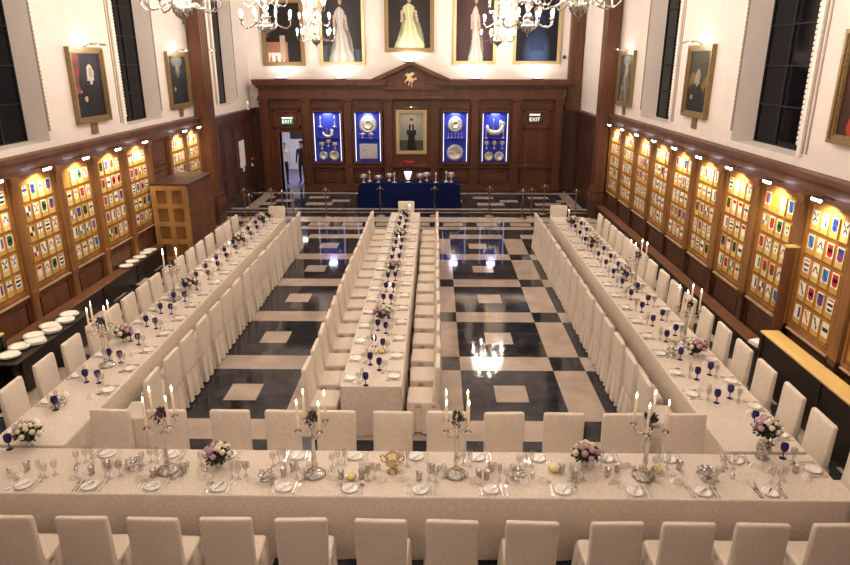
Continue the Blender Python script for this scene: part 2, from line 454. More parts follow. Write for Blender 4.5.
for k in range(10):
    yc = (RP[k]+RP[k+1])/2
    nm = 'golden panel of painted shields, right wall, '+ORD[k]+' from the near end'
    armorial(XR, 1, yc, nm)
    lampM.put((XR-.09, yc, 3.02), radians(-90), 'small white lamp above the '+ORD[k]+' shield panel on right wall')
    light('SPOT', 'panel_glow', (XR-.29, yc, 2.95), 36, (1, .82, .52), .03, (radians(28), 0, radians(-90)), radians(135), .9)
LP = [6.7, 8.07, 9.44, 10.81, 12.17, 13.52, 14.9, 16.28]
lc = [(LP[k]+LP[k+1])/2 for k in range(7)] + [18.17, 19.3]
for k, yc in enumerate(lc):
    armorial(XL, -1, yc, 'golden panel of painted shields, left wall, '+ORD[k]+' from the near end')
    lampM.put((XL+.09, yc, 3.02), radians(90), 'small white lamp above the '+ORD[k]+' shield panel on left wall')
    light('SPOT', 'panel_glow', (XL+.29, yc, 2.95), 36, (1, .82, .52), .03, (radians(28), 0, radians(90)), radians(135), .9)
m = MB()
for y in RP+[20.9]:
    m.box(XR-.13, XR-.04, y-.085, y+.085, .97, 2.98); m.box(XR-.12, XR-.04, y-.08, y+.08, .18, .97, 1); m.box(XR-.17, XR-.13, y-.1, y+.1, 2.86, 2.98); m.box(XR-.14, XR-.12, y-.09, y+.09, .88, .96, 1)
struct(m.build('trim_26', [M['post'], M['wood_dark']]))
m = MB()
for y in LP+[17.6, 18.75, 19.85]:
    m.box(XL+.04, XL+.13, y-.085, y+.085, .18, 2.98); m.box(XL+.13, XL+.17, y-.1, y+.1, 2.86, 2.98); m.box(XL+.13, XL+.15, y-.1, y+.1, .9, 1.0)
struct(m.build('trim_27', M['post']))
m = MB()
for k in range(10): raised(m, XR, -1, RP[k]+.14, RP[k+1]-.14, .3, .88)
struct(m.build('trim_28', M['wood_dark']))
m = MB()
for k in range(7): raised(m, XL, 1, LP[k]+.14, LP[k+1]-.14, .3, .88)
raised(m, XL, 1, 16.42, 17.46, .3, .88); raised(m, XL, 1, 16.42, 17.46, 1.05, 2.2); raised(m, XL, 1, 16.42, 17.46, 2.3, 2.85)
struct(m.build('trim_29', M['wood']))

# ---------------------------------------------------------------- giant pilasters
def pilaster(name, x0, x1, y0, y1, z0, z1, face, wood, label):
    e = empty(name, ((x0+x1)/2, (y0+y1)/2, z0), 0, label, 'pilaster', None)
    cx, cy = (x0+x1)/2, (y0+y1)/2; w, d = x1-x0, y1-y0
    m = MB(); m.box(-w/2, w/2, -d/2, d/2, 0, z1-z0)
    for k in range(4):      # reeds on the face towards the camera
        u = -w/2+.06+(w-.12)*(k+.5)/4
        m.box(u-.03, u+.03, -d/2-.02, -d/2, .5, z1-z0)
    for k in range(4):
        u = -d/2+.06+(d-.12)*(k+.5)/4
        if face == 'x+': m.box(w/2, w/2+.02, u-.035, u+.035, .5, z1-z0)
        if face == 'x-': m.box(-w/2-.02, -w/2, u-.035, u+.035, .5, z1-z0)
    m.build('shaft', wood, e)
    m = MB(); 
    a0 = -w/2 if face == 'x+' else -w/2-.07; a1 = w/2 if face == 'x-' else w/2+.07
    d1 = d/2 if face == 'y' else d/2+.07
    m.box(a0, a1, -d/2-.07, d1, 0, .14); m.box(a0*.96, a1*.96, -d/2-.045, d1-.025, .14, .22); m.box(a0*.93, a1*.93, -d/2-.03, d1-.04, .26, .32)
    m.build('base_moulding', wood, e)
    return e
pilaster('giant_pilaster', XL+.04, -6.75, 19.95, 20.6, .6, ZC-.02, 'x+', M['wood'], 'tall brown wooden pilaster rising up the left wall')
pilaster('giant_pilaster', 5.1, XR-.04, 21.0, 21.6, .6, ZC-.02, 'x-', M['wood'], 'tall brown wooden pilaster rising up the right wall')
pilaster('giant_pilaster', 5.0, 5.48, 26.0, YF, 3.1, ZC-.02, 'y', M['wood'], 'brown fluted pilaster on the far wall right of the paintings')
struct(MB().box(XL+.04, -6.7, 19.9, 20.65, 0, .6).build('trim_30', M['wood_dark']))
struct(MB().box(5.05, XR-.04, 20.95, 21.65, 0, .6).build('trim_31', M['wood_dark']))
m = MB(); m.box(4.86, XR-.05, 26.05, YF, 0, 3.1); m.box(4.86, XR-.05, 26.0, YF, 3.0, 3.1); m.box(5.0, 5.1, 26.0, 26.05, .2, 2.9); m.box(XR-.2, XR-.1, 26.0, 26.05, .2, 2.9)
struct(m.build('trim_32', M['wood_dark']))

struct(MB().box(XL+.04, -6.74, 26.2, YF, 0, 3.15).build('trim_34', M['wood_dark']))
# ---------------------------------------------------------------- the mahogany screen across the far end
YS = 25.9
scr = empty('trim_33', (-.94, YS, 0)); struct(scr); ox = .94
def sbox(m, x0, x1, y0, y1, z0, z1, mi=0): m.box(x0+ox, x1+ox, y0-YS, y1-YS, z0, z1, mi)
m = MB()
sbox(m, -6.73, DX0, YS, YF, 0, 3.5); sbox(m, DX1, 4.85, YS, YF, 0, 3.5); sbox(m, DX0, DX1, YS, YF, DZ, 3.5)
sbox(m, -4.9, 4.85, YS-.17, YS, 0, .25); sbox(m, -4.9, 4.85, YS-.19, YS, .92, 1.0)
m.build('screen_wall', M['wood_far'], scr)
m = MB()
PX = [-6.55, -4.93, -3.35, -1.82, -.02, 1.5, 3.06, 4.68]
for x in PX:
    w = .15
    if x == -6.55: w = .17
    sbox(m, x-w, x+w, YS-.16, YS, 0, 3.5); sbox(m, x-w-.03, x+w+.03, YS-.2, YS, 0, .28); sbox(m, x-w-.03, x+w+.03, YS-.21, YS, 3.3, 3.36); sbox(m, x-w-.05, x+w+.05, YS-.23, YS, 3.43, 3.5); sbox(m, x-w+.05, x+w-.05, YS-.185, YS-.16, 1.1, 3.2); sbox(m, x-w+.05, x+w-.05, YS-.185, YS-.16, .36, .85)
m.build('screen_pilasters', M['wood_far'], scr)
m = MB()
for i in range(len(PX)-1):
    a, b = PX[i]+.22, PX[i+1]-.22
    if i not in (0,):
        sbox(m, a, b, YS-.08, YS, .34, .41); sbox(m, a, b, YS-.08, YS, .79, .86); sbox(m, a, a+.06, YS-.08, YS, .34, .86); sbox(m, b-.06, b, YS-.08, YS, .34, .86); sbox(m, a+.14, b-.14, YS-.05, YS, .48, .72)
    if i != 3: sbox(m, a-.03, b+.03, YS-.1, YS, 3.13, 3.17); sbox(m, a, b, YS-.05, YS, 3.2, 3.25); sbox(m, a, b, YS-.05, YS, 3.4, 3.45); sbox(m, a, a+.05, YS-.05, YS, 3.25, 3.4); sbox(m, b-.05, b, YS-.05, YS, 3.25, 3.4)
# panel above the two doors
for a, b in ((-6.25, -5.2), (3.35, 4.4)):
    sbox(m, a, b, YS-.09, YS, 2.4, 2.48); sbox(m, a, b, YS-.09, YS, 3.0, 3.08); sbox(m, a, a+.08, YS-.09, YS, 2.4, 3.08); sbox(m, b-.08, b, YS-.09, YS, 2.4, 3.08)
m.build('screen_mouldings', M['wood_far'], scr)
m = MB()
for z0, z1, p in ((3.5, 3.54, .24), (3.54, 3.60, .20), (3.60, 3.88, .14), (3.88, 3.93, .22), (3.93, 3.97, .30), (3.97, 4.02, .34), (4.02, 4.13, .46), (4.13, 4.21, .5)):
    if z0 < 3.87:
        sbox(m, -6.73-(p-.16)*.4, 4.85+(p-.16)*.4, YS-p, YF, z0, z1)
        if z0 < 3.6: sbox(m, -2.1, .25, YS-p-.1, YS-p, z0, z1)
    else:
        sbox(m, -6.73-(p-.16)*.4, -1.9+(p-.2)*.2, YS-p, YF, z0, z1); sbox(m, .05-(p-.2)*.2, 4.85+(p-.16)*.4, YS-p, YF, z0, z1)
# pediment
sbox(m, -1.95, .1, YS-.26, YF, 3.88, 4.2); sbox(m, -1.95, .1, YS-.32, YS-.14, 3.84, 3.88)
poly = [(-2.15+ox, 4.2), (.3+ox, 4.18), (-.925+ox, 4.72)]
m.prism(poly, -.26, .3, 'y')
for s in (-1, 1):
    p0 = (-.925+ox, 4.80); p1 = (-.925+ox+s*1.42, 4.18); p2 = (-.925+ox+s*1.30, 4.10+.08); 
    m.prism([(p0[0], 4.72), (p0[0], 4.86), (p1[0]+s*.06, 4.22), (p1[0]-s*.2, 4.18)][::s], -.6, .3, 'y')
m.build('entablature', M['wood_far'], scr)
# panelled tympanum below the pediment
m = MB(); sbox(m, -1.62, -.22, YS-.2, YS-.16, 3.6, 3.9); m.build('frieze_panel', M['wood_far'], scr)
# closed right-hand door
dr = empty('door_1', (3.88, YS-.02, 0)); struct(dr)
m = MB(); m.box(-.46, .46, -.04, 0, 0, 2.3)
for z0, z1 in ((.2, .9), (1.1, 2.1)):
    for a, b in ((-.38, -.05), (.05, .38)): m.box(a, b, -.055, -.04, z0, z1)
m.build('door_leaf', M['wood_far'], dr); m = MB(); m.ball((-.38, -.09, 1.02), .03); m.build('handle', M['brass'], dr)
# left doorway frame
fr = empty('door_2', (-5.615, YS, 0)); struct(fr)
m = MB(); m.box(-.5, -.445, -.08, .4, 0, 2.3); m.box(.445, .5, -.08, .4, 0, 2.3); m.box(-.445, .445, -.08, .4, 2.25, 2.3); m.build('door_frame', M['wood_far'], fr)

# flying horse emblem
hp = [(-.20, .04), (-.17, .10), (-.12, .13), (-.09, .20), (-.13, .27), (-.19, .26), (-.20, .30), (-.13, .33), (-.08, .35), (-.06, .38), (-.045, .345), (-.01, .30), (.02, .33), (.10, .38), (.20, .37), (.26, .34), (.19, .32), (.22, .29), (.14, .28), (.16, .25), (.08, .235),
      (.14, .19), (.22, .17), (.30, .21), (.34, .17), (.30, .15), (.34, .12), (.28, .10), (.24, .12), (.20, .08), (.14, .0), (.10, -.09), (.15, -.14), (.10, -.15), (.06, -.08), (.08, .03), (.04, .05), (.02, -.03), (-.03, -.10), (-.05, -.07), (-.015, .0), (-.02, .07), (-.06, .09), (-.14, .06), (-.17, .0), (-.20, -.01)]
m = MB(); m.prism([(x+.0, z) for x, z in hp][::-1], -.03, 0, 'y')
o = m.build('horse_emblem', M['goldsilver']); o.location = (-.93, YS-.275, 3.93); o.scale = (.85, 1, 1.0)
tag(o, 'gold flying horse emblem in the pediment of the screen', 'emblem')

# ---------------------------------------------------------------- signs
def text_mesh(txt, size, ext, material, parent, loc, name='lettering'):
    cu = bpy.data.curves.new('t', 'FONT'); cu.body = txt; cu.size = size; cu.extrude = ext; cu.align_x = 'CENTER'; cu.align_y = 'CENTER'
    to = bpy.data.objects.new('t', cu); C.objects.link(to)
    dg = bpy.context.evaluated_depsgraph_get(); me = bpy.data.meshes.new_from_object(to.evaluated_get(dg))
    bpy.data.objects.remove(to); me.materials.clear(); me.materials.append(material)
    o = bpy.data.objects.new(name, me); C.objects.link(o); o.parent = parent; o.location = loc; o.rotation_euler = (radians(90), 0, 0)
    return o
e = empty('exit_sign', (-5.7, YS-.06, 2.55), 0, 'green exit sign above the open doorway', 'sign')
MB().box(-.22, .22, -.04, 0, 0, .2).build('sign_plate', M['green'], e); MB().box(-.2, .2, -.07, 0, .225, .255).build('lamp_bar', mat('sign lamp', (.9, .9, .8), .5, emit=1.2), e)
text_mesh('EXIT', .19, .004, M['white_e'], e, (0, -.046, .1))
e = empty('exit_sign', (3.78, YS-.06, 2.62), 0, 'wooden exit sign with pale letters above the closed right door', 'sign')
MB().box(-.24, .24, -.03, 0, 0, .36).build('sign_plate', M['wood_dark'], e)
MB().box(-.2, .2, -.05, -.02, .27, .33).build('lamp_bar', mat('dim lamp', (.8, .6, .55), .5, emit=.8), e)
text_mesh('EXIT', .2, .004, M['white_e'], e, (0, -.036, .12))

# ---------------------------------------------------------------- framed pictures
def ell(u, v, cx, cy, rx, ry): return ((u-cx)/rx)**2+((v-cy)/ry)**2
def mixc(a, b, t): t = max(0, min(1, t)); return tuple(a[i]*(1-t)+b[i]*t for i in range(3))
PROF = [(0, 1.0), (.08, .93), (.2, .74), (.35, .52), (.5, .33), (.58, .26), (.64, .30), (.72, .40), (.78, .42), (.82, .30), (.85, .12), (.9, .1)]
def pw(t):
    for (a, b), (c, d) in zip(PROF, PROF[1:]):
        if a <= t <= c: return b+(d-b)*(t-a)/(c-a)
    return 0
def gown(bg, dress, skin, hair, cx=.5, spread=.3, top=.86, sash=None, low=None):
    bg, dress, skin, hair = map(lambda c: rgb(*c), (bg, dress, skin, hair))
    def f(u, v):
        c = mixc(bg, tuple(x*2.2 for x in bg), 1-ell(u, v, cx, .5, .65, .6)+.25*sin(u*9+v*5))
        if low and v < .2+.03*sin(u*12): c = mixc(c, rgb(*low), .6+.3*sin(u*30))
        # trailing mantle behind the dress
        if v < top-.2 and abs(u-cx-.04*sin(v*6)) < spread*1.35*(1-v/(top-.1))**.6*.8: c = mixc(c, tuple(x*.5 for x in dress), .75+.2*sin(u*50+v*9))
        t = v/(top+.04)
        w = spread*pw(t)*(1+.08*sin(v*23))
        x = u-cx-.015*sin(v*7)
        if t < .86 and abs(x) < w:
            sh = .55+.45*cos(x/w*1.3)+.18*sin(x/w*9+v*4)
            c = tuple(min(1, q*sh) for q in dress)
        for s_ in (-1, 1):       # forearms
            ax = s_*(.105+.10*max(0, (.80-t))*1.2)
            if .50 < t < .74 and abs(x-ax*spread/.25) < .028: c = mixc(skin, dress, .3 if t > .62 else 0)
        if sash and t > .6 and t < .82 and abs(x*1.6+(t-.7)*.5) < .03: c = rgb(*sash)
        if ell(u, v, cx, top, .042, .05) < 1.9: c = hair
        if ell(u, v, cx+.004, top-.008, .038, .045) < 1: c = mixc(skin, (skin[0]*.6, skin[1]*.55, skin[2]*.5), (u-cx)*14+.2)
        return c
    return f
def robed(bg, robe, skin, extra=None, cx=.5, top=.78, w=.33, wig=(205, 200, 190)):
    bg, robe, skin, wig = map(lambda c: rgb(*c), (bg, robe, skin, wig))
    def f(u, v):
        c = mixc(bg, tuple(x*2.5 for x in bg), 1-ell(u, v, cx, .75, .6, .4)+.2*sin(u*7-v*6))
        if extra:
            e = extra(u, v)
            if e: c = rgb(*e)
        t = v/(top-.1); x = u-cx+.03*sin(v*5)
        ww = w*(1.0 if t < .5 else max(.0, 1-((t-.5)/.55)**2))
        if t < 1 and abs(x) < ww+.02*sin(v*21): c = tuple(q*(.8+1.1*max(0, sin(x*16+v*5))) for q in robe)
        if .80 < t < 1.02 and abs(x-(1-t)*.12) < .045: c = wig                      # bands at the throat
        if ell(u, v, cx-w*.7, (top-.1)*.45, .06, .045) < 1: c = skin
        if ell(u, v, cx, top-.02, .105, .105) < 1 or (abs(abs(x)-.085) < .035 and top-.17 < v < top): c = wig
        if ell(u, v, cx+.01, top-.035, .065, .08) < 1: c = mixc(skin, tuple(q*.45 for q in skin), (u-cx)*8+.3)
        return c
    return f
def picture(name, loc, rz, w, h, f, frame, fw, label, lamp=None, plate=False, nx=60, ny=88):
    """w,h outer size ; hangs flat, facing local -Y, base of frame at loc"""
    e = empty(name, loc, rz, label, 'painting')
    m = MB()
    for d0, d1, i0, i1 in ((-.1, 0, 0, fw*.45), (-.075, 0, fw*.45, fw*.8), (-.06, 0, fw*.8, fw)):
        m.box(-w/2+i0, -w/2+i1, d0, d1, i0, h-i0); m.box(w/2-i1, w/2-i0, d0, d1, i0, h-i0)
        m.box(-w/2+i1, w/2-i1, d0, d1, i0, i1); m.box(-w/2+i1, w/2-i1, d0, d1, h-i1, h-i0)
    m.build('frame', frame, e)
    o = mk('canvas', grid_paint('canvas', w-2*fw+.01, h-2*fw+.01, nx, ny, f, M['paint'], thick=.035), e); o.location = (0, 0, fw-.005)
    if plate: MB().box(-.13, .13, -.03, 0, -.24, -.02).build('name_plate', M['gilt_dark'], e)
    return e
far = [(-6.55, -4.95, 4.68, 7.05, 0), (-4.38, -2.68, 4.72, 7.55, 1), (-1.93, -.07, 5.18, 7.9, 2), (.65, 2.26, 4.75, 7.5, 3), (2.9, 4.66, 4.75, 7.5, 4)]
def still(u, v):
    c = rgb(26, 20, 22)
    if v < .34 and u < .62: c = rgb(150, 105, 80)
    if v < .16 and .05 < u < .5 and math.sin(u*40)+v*8 > 0: c = rgb(215, 205, 200)
    if .40 < u < .55 and .05 < v < .45: c = rgb(170, 150, 135)
    return c
def bluefig(u, v):
    c = mixc(rgb(10, 12, 28), rgb(60, 80, 120), 1-ell(u, v, .5, .12, .35, .35))
    if ell(u, v, .5, .7, .1, .06) < 1: c = rgb(150, 110, 90)
    if abs(u-.5) < .18 and .15 < v < .62: c = mixc(c, rgb(30, 40, 80), .6)
    return c
FF = [still, gown((30, 27, 32), (190, 185, 180), (190, 150, 130), (60, 45, 35), .47, .3, .82, low=(70, 85, 95)),
      gown((32, 26, 28), (205, 205, 160), (190, 160, 140), (110, 80, 50), .5, .34, .70),
      gown((48, 30, 32), (200, 192, 186), (190, 150, 130), (70, 50, 40), .52, .19, .84), bluefig]
FL = ['gilt framed dark painting with a table scene, leftmost on the far wall', 'gilt framed portrait of a person in a pale robe, second on far wall', 'dark framed portrait of a person in a yellow-white gown above the pediment',
      'gilt framed portrait of a slim person in white gown, fourth on far wall', 'gilt framed dark blue portrait, rightmost on the far wall']
lampF = empty('picture_light', (0, 0, 0), 0, 'x', 'lamp', 'uplights on the screen cornice')
MB().box(-.2, .2, -.06, .06, 0, .06).build('lamp_body', M['black'], lampF); MB().box(-.17, .17, -.045, .045, .06, .066).build('lamp_face', M['lampwhite'], lampF)
LFM = Maker(lampF)
LFL = ['leftmost', 'second', 'third and highest', 'fourth', 'rightmost']
for (x0, x1, z0, z1, k) in far:
    picture('framed_painting', ((x0+x1)/2, YF, z0), 0, x1-x0, z1-z0, FF[k], M['gilt_dark'] if k in (0, 2) else M['gilt'], .15 if k in (0, 2) else .11, FL[k])
    zz = 4.2 if k != 2 else 4.8
    LFM.put(((x0+x1)/2, YF-.75 if k != 2 else YF-.45, 4.21 if k != 2 else 4.8), 0, 'uplight on the screen cornice below the '+LFL[k]+' painting of the far wall')
    light('SPOT', 'uplight', ((x0+x1)/2, YF-.75 if k != 2 else YF-.45, zz+.1), 50, (1, .92, .82), .15, (radians(180-34), 0, 0), radians(150), .9)
# central portrait in the screen
def soldier(u, v):
    c = mixc(rgb(110, 112, 112), rgb(158, 158, 152), v)
    if v < .28: c = rgb(70, 66, 58)
    if abs(u-.5) < .1+.14*max(0, .62-v) and v < .7: c = rgb(22, 22, 26)
    if abs(u-.5) < .2 and .42 < v < .56: c = rgb(30, 28, 32)
    if ell(u, v, .5, .77, .07, .075) < 1: c = rgb(185, 145, 120)
    if ell(u, v, .5, .82, .07, .05) < 1 and v > .81: c = rgb(70, 50, 40)
    if abs(u-.5) < .02 and .55 < v < .68: c = rgb(210, 200, 190)
    return c
picture('framed_painting', (-.93, YS-.02, 1.43), 0, 1.18, 1.66, soldier, M['gilt'], .13, 'gilt framed portrait of a person in dark uniform, centre of the screen')
e = empty('picture_light', (-.93, YS-.1, 3.12), 0, 'brass picture light over the central portrait in the screen', 'lamp')
m = MB(); m.tube([(0, .08, 0), (0, -.1, .08)], .01); m.tube([(-.25, -.12, .07), (.25, -.12, .07)], .025); m.build('lamp_body', M['brass'], e)
light('SPOT', 'portrait_light', (-.93, YS-.3, 3.25), 26, (1, .82, .55), .08, (radians(-15+0), 0, 0), radians(120), .8)

def sidepic(X, sgn, y0, y1, z0, z1, f, label, frame=None, plate=True):
    yc = (y0+y1)/2; rz = radians(90) if sgn < 0 else radians(-90)
    picture('framed_painting', (X, yc, z0), rz, y1-y0, z1-z0, f, frame or M['gilt_dark'], .12, label, plate=plate)
    e = empty('picture_light', (X, yc, z1-.02), rz, label.replace('painting', 'X').split(' X')[0] and ('picture light above the '+label), 'lamp')
    m = MB(); m.tube([(0, 0, 0), (0, -.18, .09), (0, -.34, .08)], .01); m.tube([(-.3, -.35, .07), (.3, -.35, .07)], .022); m.build('lamp_body', M['brass'], e)
    light('POINT', 'picture_glow', (X-sgn*.36, yc, z1-.02), 5, (1, .93, .84), .05)
def rb(u, v):
    if u < .22+.05*sin(v*9) and v > .38: return (128-int(22*sin(v*25)), 62, 66)
    if ell(u, v, .42, .40, .24, .05) < 1 and u < .62: return (205, 195, 182)
    return None
def bright(u, v):
    if ell(u, v, .5, .9, .3, .12) < 1: return (120, 125, 120)
    return None
def gold(u, v):
    if abs(v-.45-.1*sin(u*8)) < .1 and abs(u-.5) > .16: return (120, 96, 44)
    return None
sidepic(XL, -1, 13.32, 14.68, 3.62, 5.1, robed((26, 24, 34), (14, 13, 18), (200, 165, 150), rb, .6, .74, .36), 'painting of a white-wigged person with red drape, left wall')
sidepic(XL, -1, 18.2, 19.7, 3.6, 5.08, robed((24, 28, 32), (20, 28, 40), (175, 140, 120), bright, .5, .8, .33, (120, 118, 112)), 'painting of a dark robed person beside the left pilaster')
sidepic(XL, -1, 20.75, 21.55, 3.68, 5.12, robed((90, 40, 38), (150, 50, 40), (200, 170, 150), None, .5, .7), 'narrow painting beyond the left pilaster')
sidepic(XR, 1, 19.2, 20.75, 3.6, 5.12, robed((50, 46, 42), (110, 106, 98), (190, 160, 140), bright, .5, .75, .33, (160, 156, 148)), 'painting with a pale shimmering figure beside the right pilaster')
sidepic(XR, 1, 13.8, 15.12, 3.7, 5.15, robed((34, 32, 22), (12, 12, 14), (180, 148, 125), gold, .45, .62, .33, (150, 145, 135)), 'painting of a black-robed person between the right windows')
sidepic(XR, 1, 7.7, 9.4, 3.75, 5.22, robed((60, 24, 14), (130, 40, 20), (180, 130, 100), None, .5, .7), 'painting in brown frame at the right edge of the right wall')

# ---------------------------------------------------------------- silver showcases
case_things = []
def plate_m(r): 
    m = MB(); m.lathe([(r, 0), (r*.98, .012), (r*.7, .008), (r*.62, -.004), (.001, -.004)], 20, cap=False)
    return m
def turn(m):   # lathe axis z -> facing -y
    m.v = [(x, -z, y) for x, y, z in m.v]; return m
silver_plate = turn(plate_m(1.0)).mesh('silver_plate', [M['psilver']])
gilt_plate = turn(plate_m(1.0)).mesh('gilt_plate', [M['pgilt']])
m = MB(); m.lathe([(.3, 0), (.3, .03), (.08, .1), (.06, .4), (.12, .48), (.3, .6), (.36, .8), (.36, 1.0), (.33, 1.0), (.3, .85), (.02, .65)], 14, cap=False)
for s in (-1, 1): m.tube([(s*.34, 0, .9), (s*.55, 0, .92), (s*.6, 0, .75), (s*.45, 0, .6), (s*.28, 0, .6)], .035)
cup_me = m.mesh('silver_cup', [M['psilver']])
m = MB(); m.lathe([(.28, 0), (.28, .02), (.07, .06), (.05, .3), (.09, .35), (.05, .4), (.04, .7), (.12, .78), (.12, .82), (.05, .83), (.05, 1.0), (.001, 1.0)], 12, cap=False)
cst_me = m.mesh('silver_candlestick', [M['psilver']])
m = MB(); m.bbox(-.5, .5, -.05, 0, 0, 1, .03); m.bbox(-.36, .36, -.07, -.04, .14, .86, .02); m.bbox(-.2, .2, -.09, -.06, .3, .7, .02); box_me = m.mesh('silver_book_cover', [M['psilver']])
m = MB(); m.tube([(-.5, 0, .5), (-.46, 0, .2), (-.2, 0, 0), (.2, 0, 0), (.46, 0, .2), (.55, 0, .65)], [.05, .13, .16, .16, .15, .06], 10); m.tube([(-.1, 0, .1), (-.1, 0, .9), (.05, 0, .6)], .03); m.tube([(.3, 0, .2), (.35, 0, .8)], .06); m.ball((.5, 0, .6), .13)
nef_me = m.mesh('gilt_table_ship', [M['pgilt']])
CASES = [(-4.68, -3.62, 'first'), (-3.1, -2.1, 'second'), (.28, 1.23, 'third'), (1.78, 2.77, 'fourth')]
def put(me, name, loc, sc, label, cat, group):
    o = bpy.data.objects.new(name, me); C.objects.link(o); o.location = loc; o.scale = sc if isinstance(sc, tuple) else (sc, sc, sc)
    return tag(o, label, cat, group)
for ci, (x0, x1, nm) in enumerate(CASES):
    cx = (x0+x1)/2; w = x1-x0; h = 1.9; z0 = 1.12; side = nm+' blue showcase from the left'
    e = empty('showcase', (cx, YS-.005, z0), 0, 'lit blue-lined silver showcase, '+nm+' from the left in the screen', 'showcase', 'showcases in the far screen')
    MB().box(-w/2, w/2, -.02, 0, 0, h).build('back_lining', M['bluebaize'], e)
    m = MB(); m.box(-w/2-.07, -w/2, -.24, 0, -.07, h+.07); m.box(w/2, w/2+.07, -.24, 0, -.07, h+.07); m.box(-w/2, w/2, -.24, 0, -.07, 0); m.box(-w/2, w/2, -.24, 0, h, h+.07)
    m.build('case_frame', M['wood_far'], e)
    MB().box(-w/2, w/2, -.2, -.02, h*.48, h*.48+.012).build('shelf', M['bluebaize'], e)
    MB().box(-w/2, w/2, -.232, -.228, 0, h).build('glass_front', M['pane'], e)
    for s in (-1, 1):
        m = MB(); m.box(s*(w/2-.03)-.009, s*(w/2-.03)+.009, -.21, -.19, .05, h-.05); m.build('light_strip', M['strip'], e)
    light('AREA', 'case_light', (cx, YS-.17, z0+h-.04), 6, (.75, .8, 1), .3, (radians(-8), 0, 0))
    yy = YS-.03; g = 'silverware in the showcases'
    zt = z0+h*.48+.012
    if ci == 0:
        for s in (-1, 1): put(cst_me, 'silver_candlestick', (cx+s*.28, YS-.12, zt+.42), (.34, .34, .42), '%s candlestick high in the %s' % ('left' if s < 0 else 'right', side), 'candlestick', g)
        for s in (-1, 1): MB().box(-.09, .09, -.06, .06, zt*0, .008).build('perch', M['pane'], case_things.append(0) or e).location = (s*.28, -.1, zt+.41-z0)
        put(nef_me, 'gilt_table_ship', (cx, YS-.12, zt+.06), (.36, .36, .36), 'gilt boat-shaped piece on the shelf of the '+side, 'silverware', g)
        for i, dx in enumerate((-.25, 0, .25)): put(cup_me, 'silver_cup', (cx+dx, YS-.11, z0+.5+(0.1 if i == 1 else 0)), (.22, .12, .26), '%s silver cup at mid height of the %s' % (('left', 'middle', 'right')[i], side), 'cup', g)
        put(silver_plate, 'silver_plate', (cx-.22, yy-.02, z0+.24), (.17, 1, .17), 'left round silver plate low in the '+side, 'plate', g)
        put(gilt_plate, 'silver_plate', (cx+.2, yy-.02, z0+.24), (.2, 1, .2), 'right round gilt plate low in the '+side, 'plate', g)
    if ci == 1:
        put(silver_plate, 'silver_plate', (cx, yy-.02, zt+.5), (.35, 1.5, .35), 'large ornate silver dish high in the '+side, 'plate', g)
        put(gilt_plate, 'silver_plate', (cx, yy-.05, zt+.5), (.2, 1.5, .2), 'gilt centre dish over the large dish in the '+side, 'plate', g)
        for i, dx in enumerate((-.22, .12)): put(cup_me, 'silver_cup', (cx+dx, YS-.11, zt+.0), (.2, .12, .18), '%s small cup on the shelf of the %s' % (('left', 'right')[i], side), 'cup', g)
        put(box_me, 'silver_book_cover', (cx, yy, z0+.12), (.7, 1, .58), 'square embossed silver panel low in the '+side, 'silverware', g)
    if ci == 2:
        put(silver_plate, 'silver_plate', (cx, yy-.02, zt+.5), (.3, 1.5, .3), 'round ornate silver dish high in the '+side, 'plate', g)
        put(gilt_plate, 'silver_plate', (cx, yy-.05, zt+.5), (.17, 1.5, .17), 'gilt boss over the ornate dish in the '+side, 'plate', g)
        for i in range(5): put(cst_me, 'silver_spoon', (cx-.26+.13*i, YS-.1, zt), (.12, .12, .2), '%s small silver upright, %s' % (ORD[i], side), 'silverware', g)
        put(silver_plate, 'silver_plate', (cx, yy-.02, z0+.36), (.32, 1, .32), 'round silver dish low in the '+side, 'plate', g)
        for i, dx in enumerate((-.2, 0, .2)): put(gilt_plate if i == 1 else silver_plate, 'silver_medal', (cx+dx, yy-.05, z0+.36), (.05 if i != 1 else .09, 1, .05 if i != 1 else .09), '%s small round medal low in the %s' % (('left', 'middle', 'right')[i], side), 'medal', g)
    if ci == 3:
        put(nef_me, 'gilt_table_ship', (cx, YS-.12, zt+.2), (.6, .36, .6), 'large gilt boat-shaped piece in the '+side, 'silverware', g)
        MB().box(-.2, .2, -.1, .06, 0, .01).build('perch', M['pane'], e).location = (0, -.1, zt+.10-z0)
        for i, dx in enumerate((-.33, .33)): put(cst_me, 'silver_candlestick', (cx+dx, YS-.12, zt), (.25, .25, .5), '%s candlestick on the shelf of the %s' % (('left', 'right')[i], side), 'candlestick', g)
        for i, dx in enumerate((-.3, 0, .3)): put(cup_me, 'silver_cup', (cx+dx, YS-.11, z0+.52), (.18, .12, .3), '%s silver cup at mid height of the %s' % (('left', 'middle', 'right')[i], side), 'cup', g)
        put(gilt_plate, 'silver_plate', (cx-.2, yy-.02, z0+.22), (.18, 1, .18), 'left round gilt plate low in the '+side, 'plate', g)
        put(silver_plate, 'silver_plate', (cx+.2, yy-.02, z0+.22), (.19, 1, .19), 'right round silver plate low in the '+side, 'plate', g)

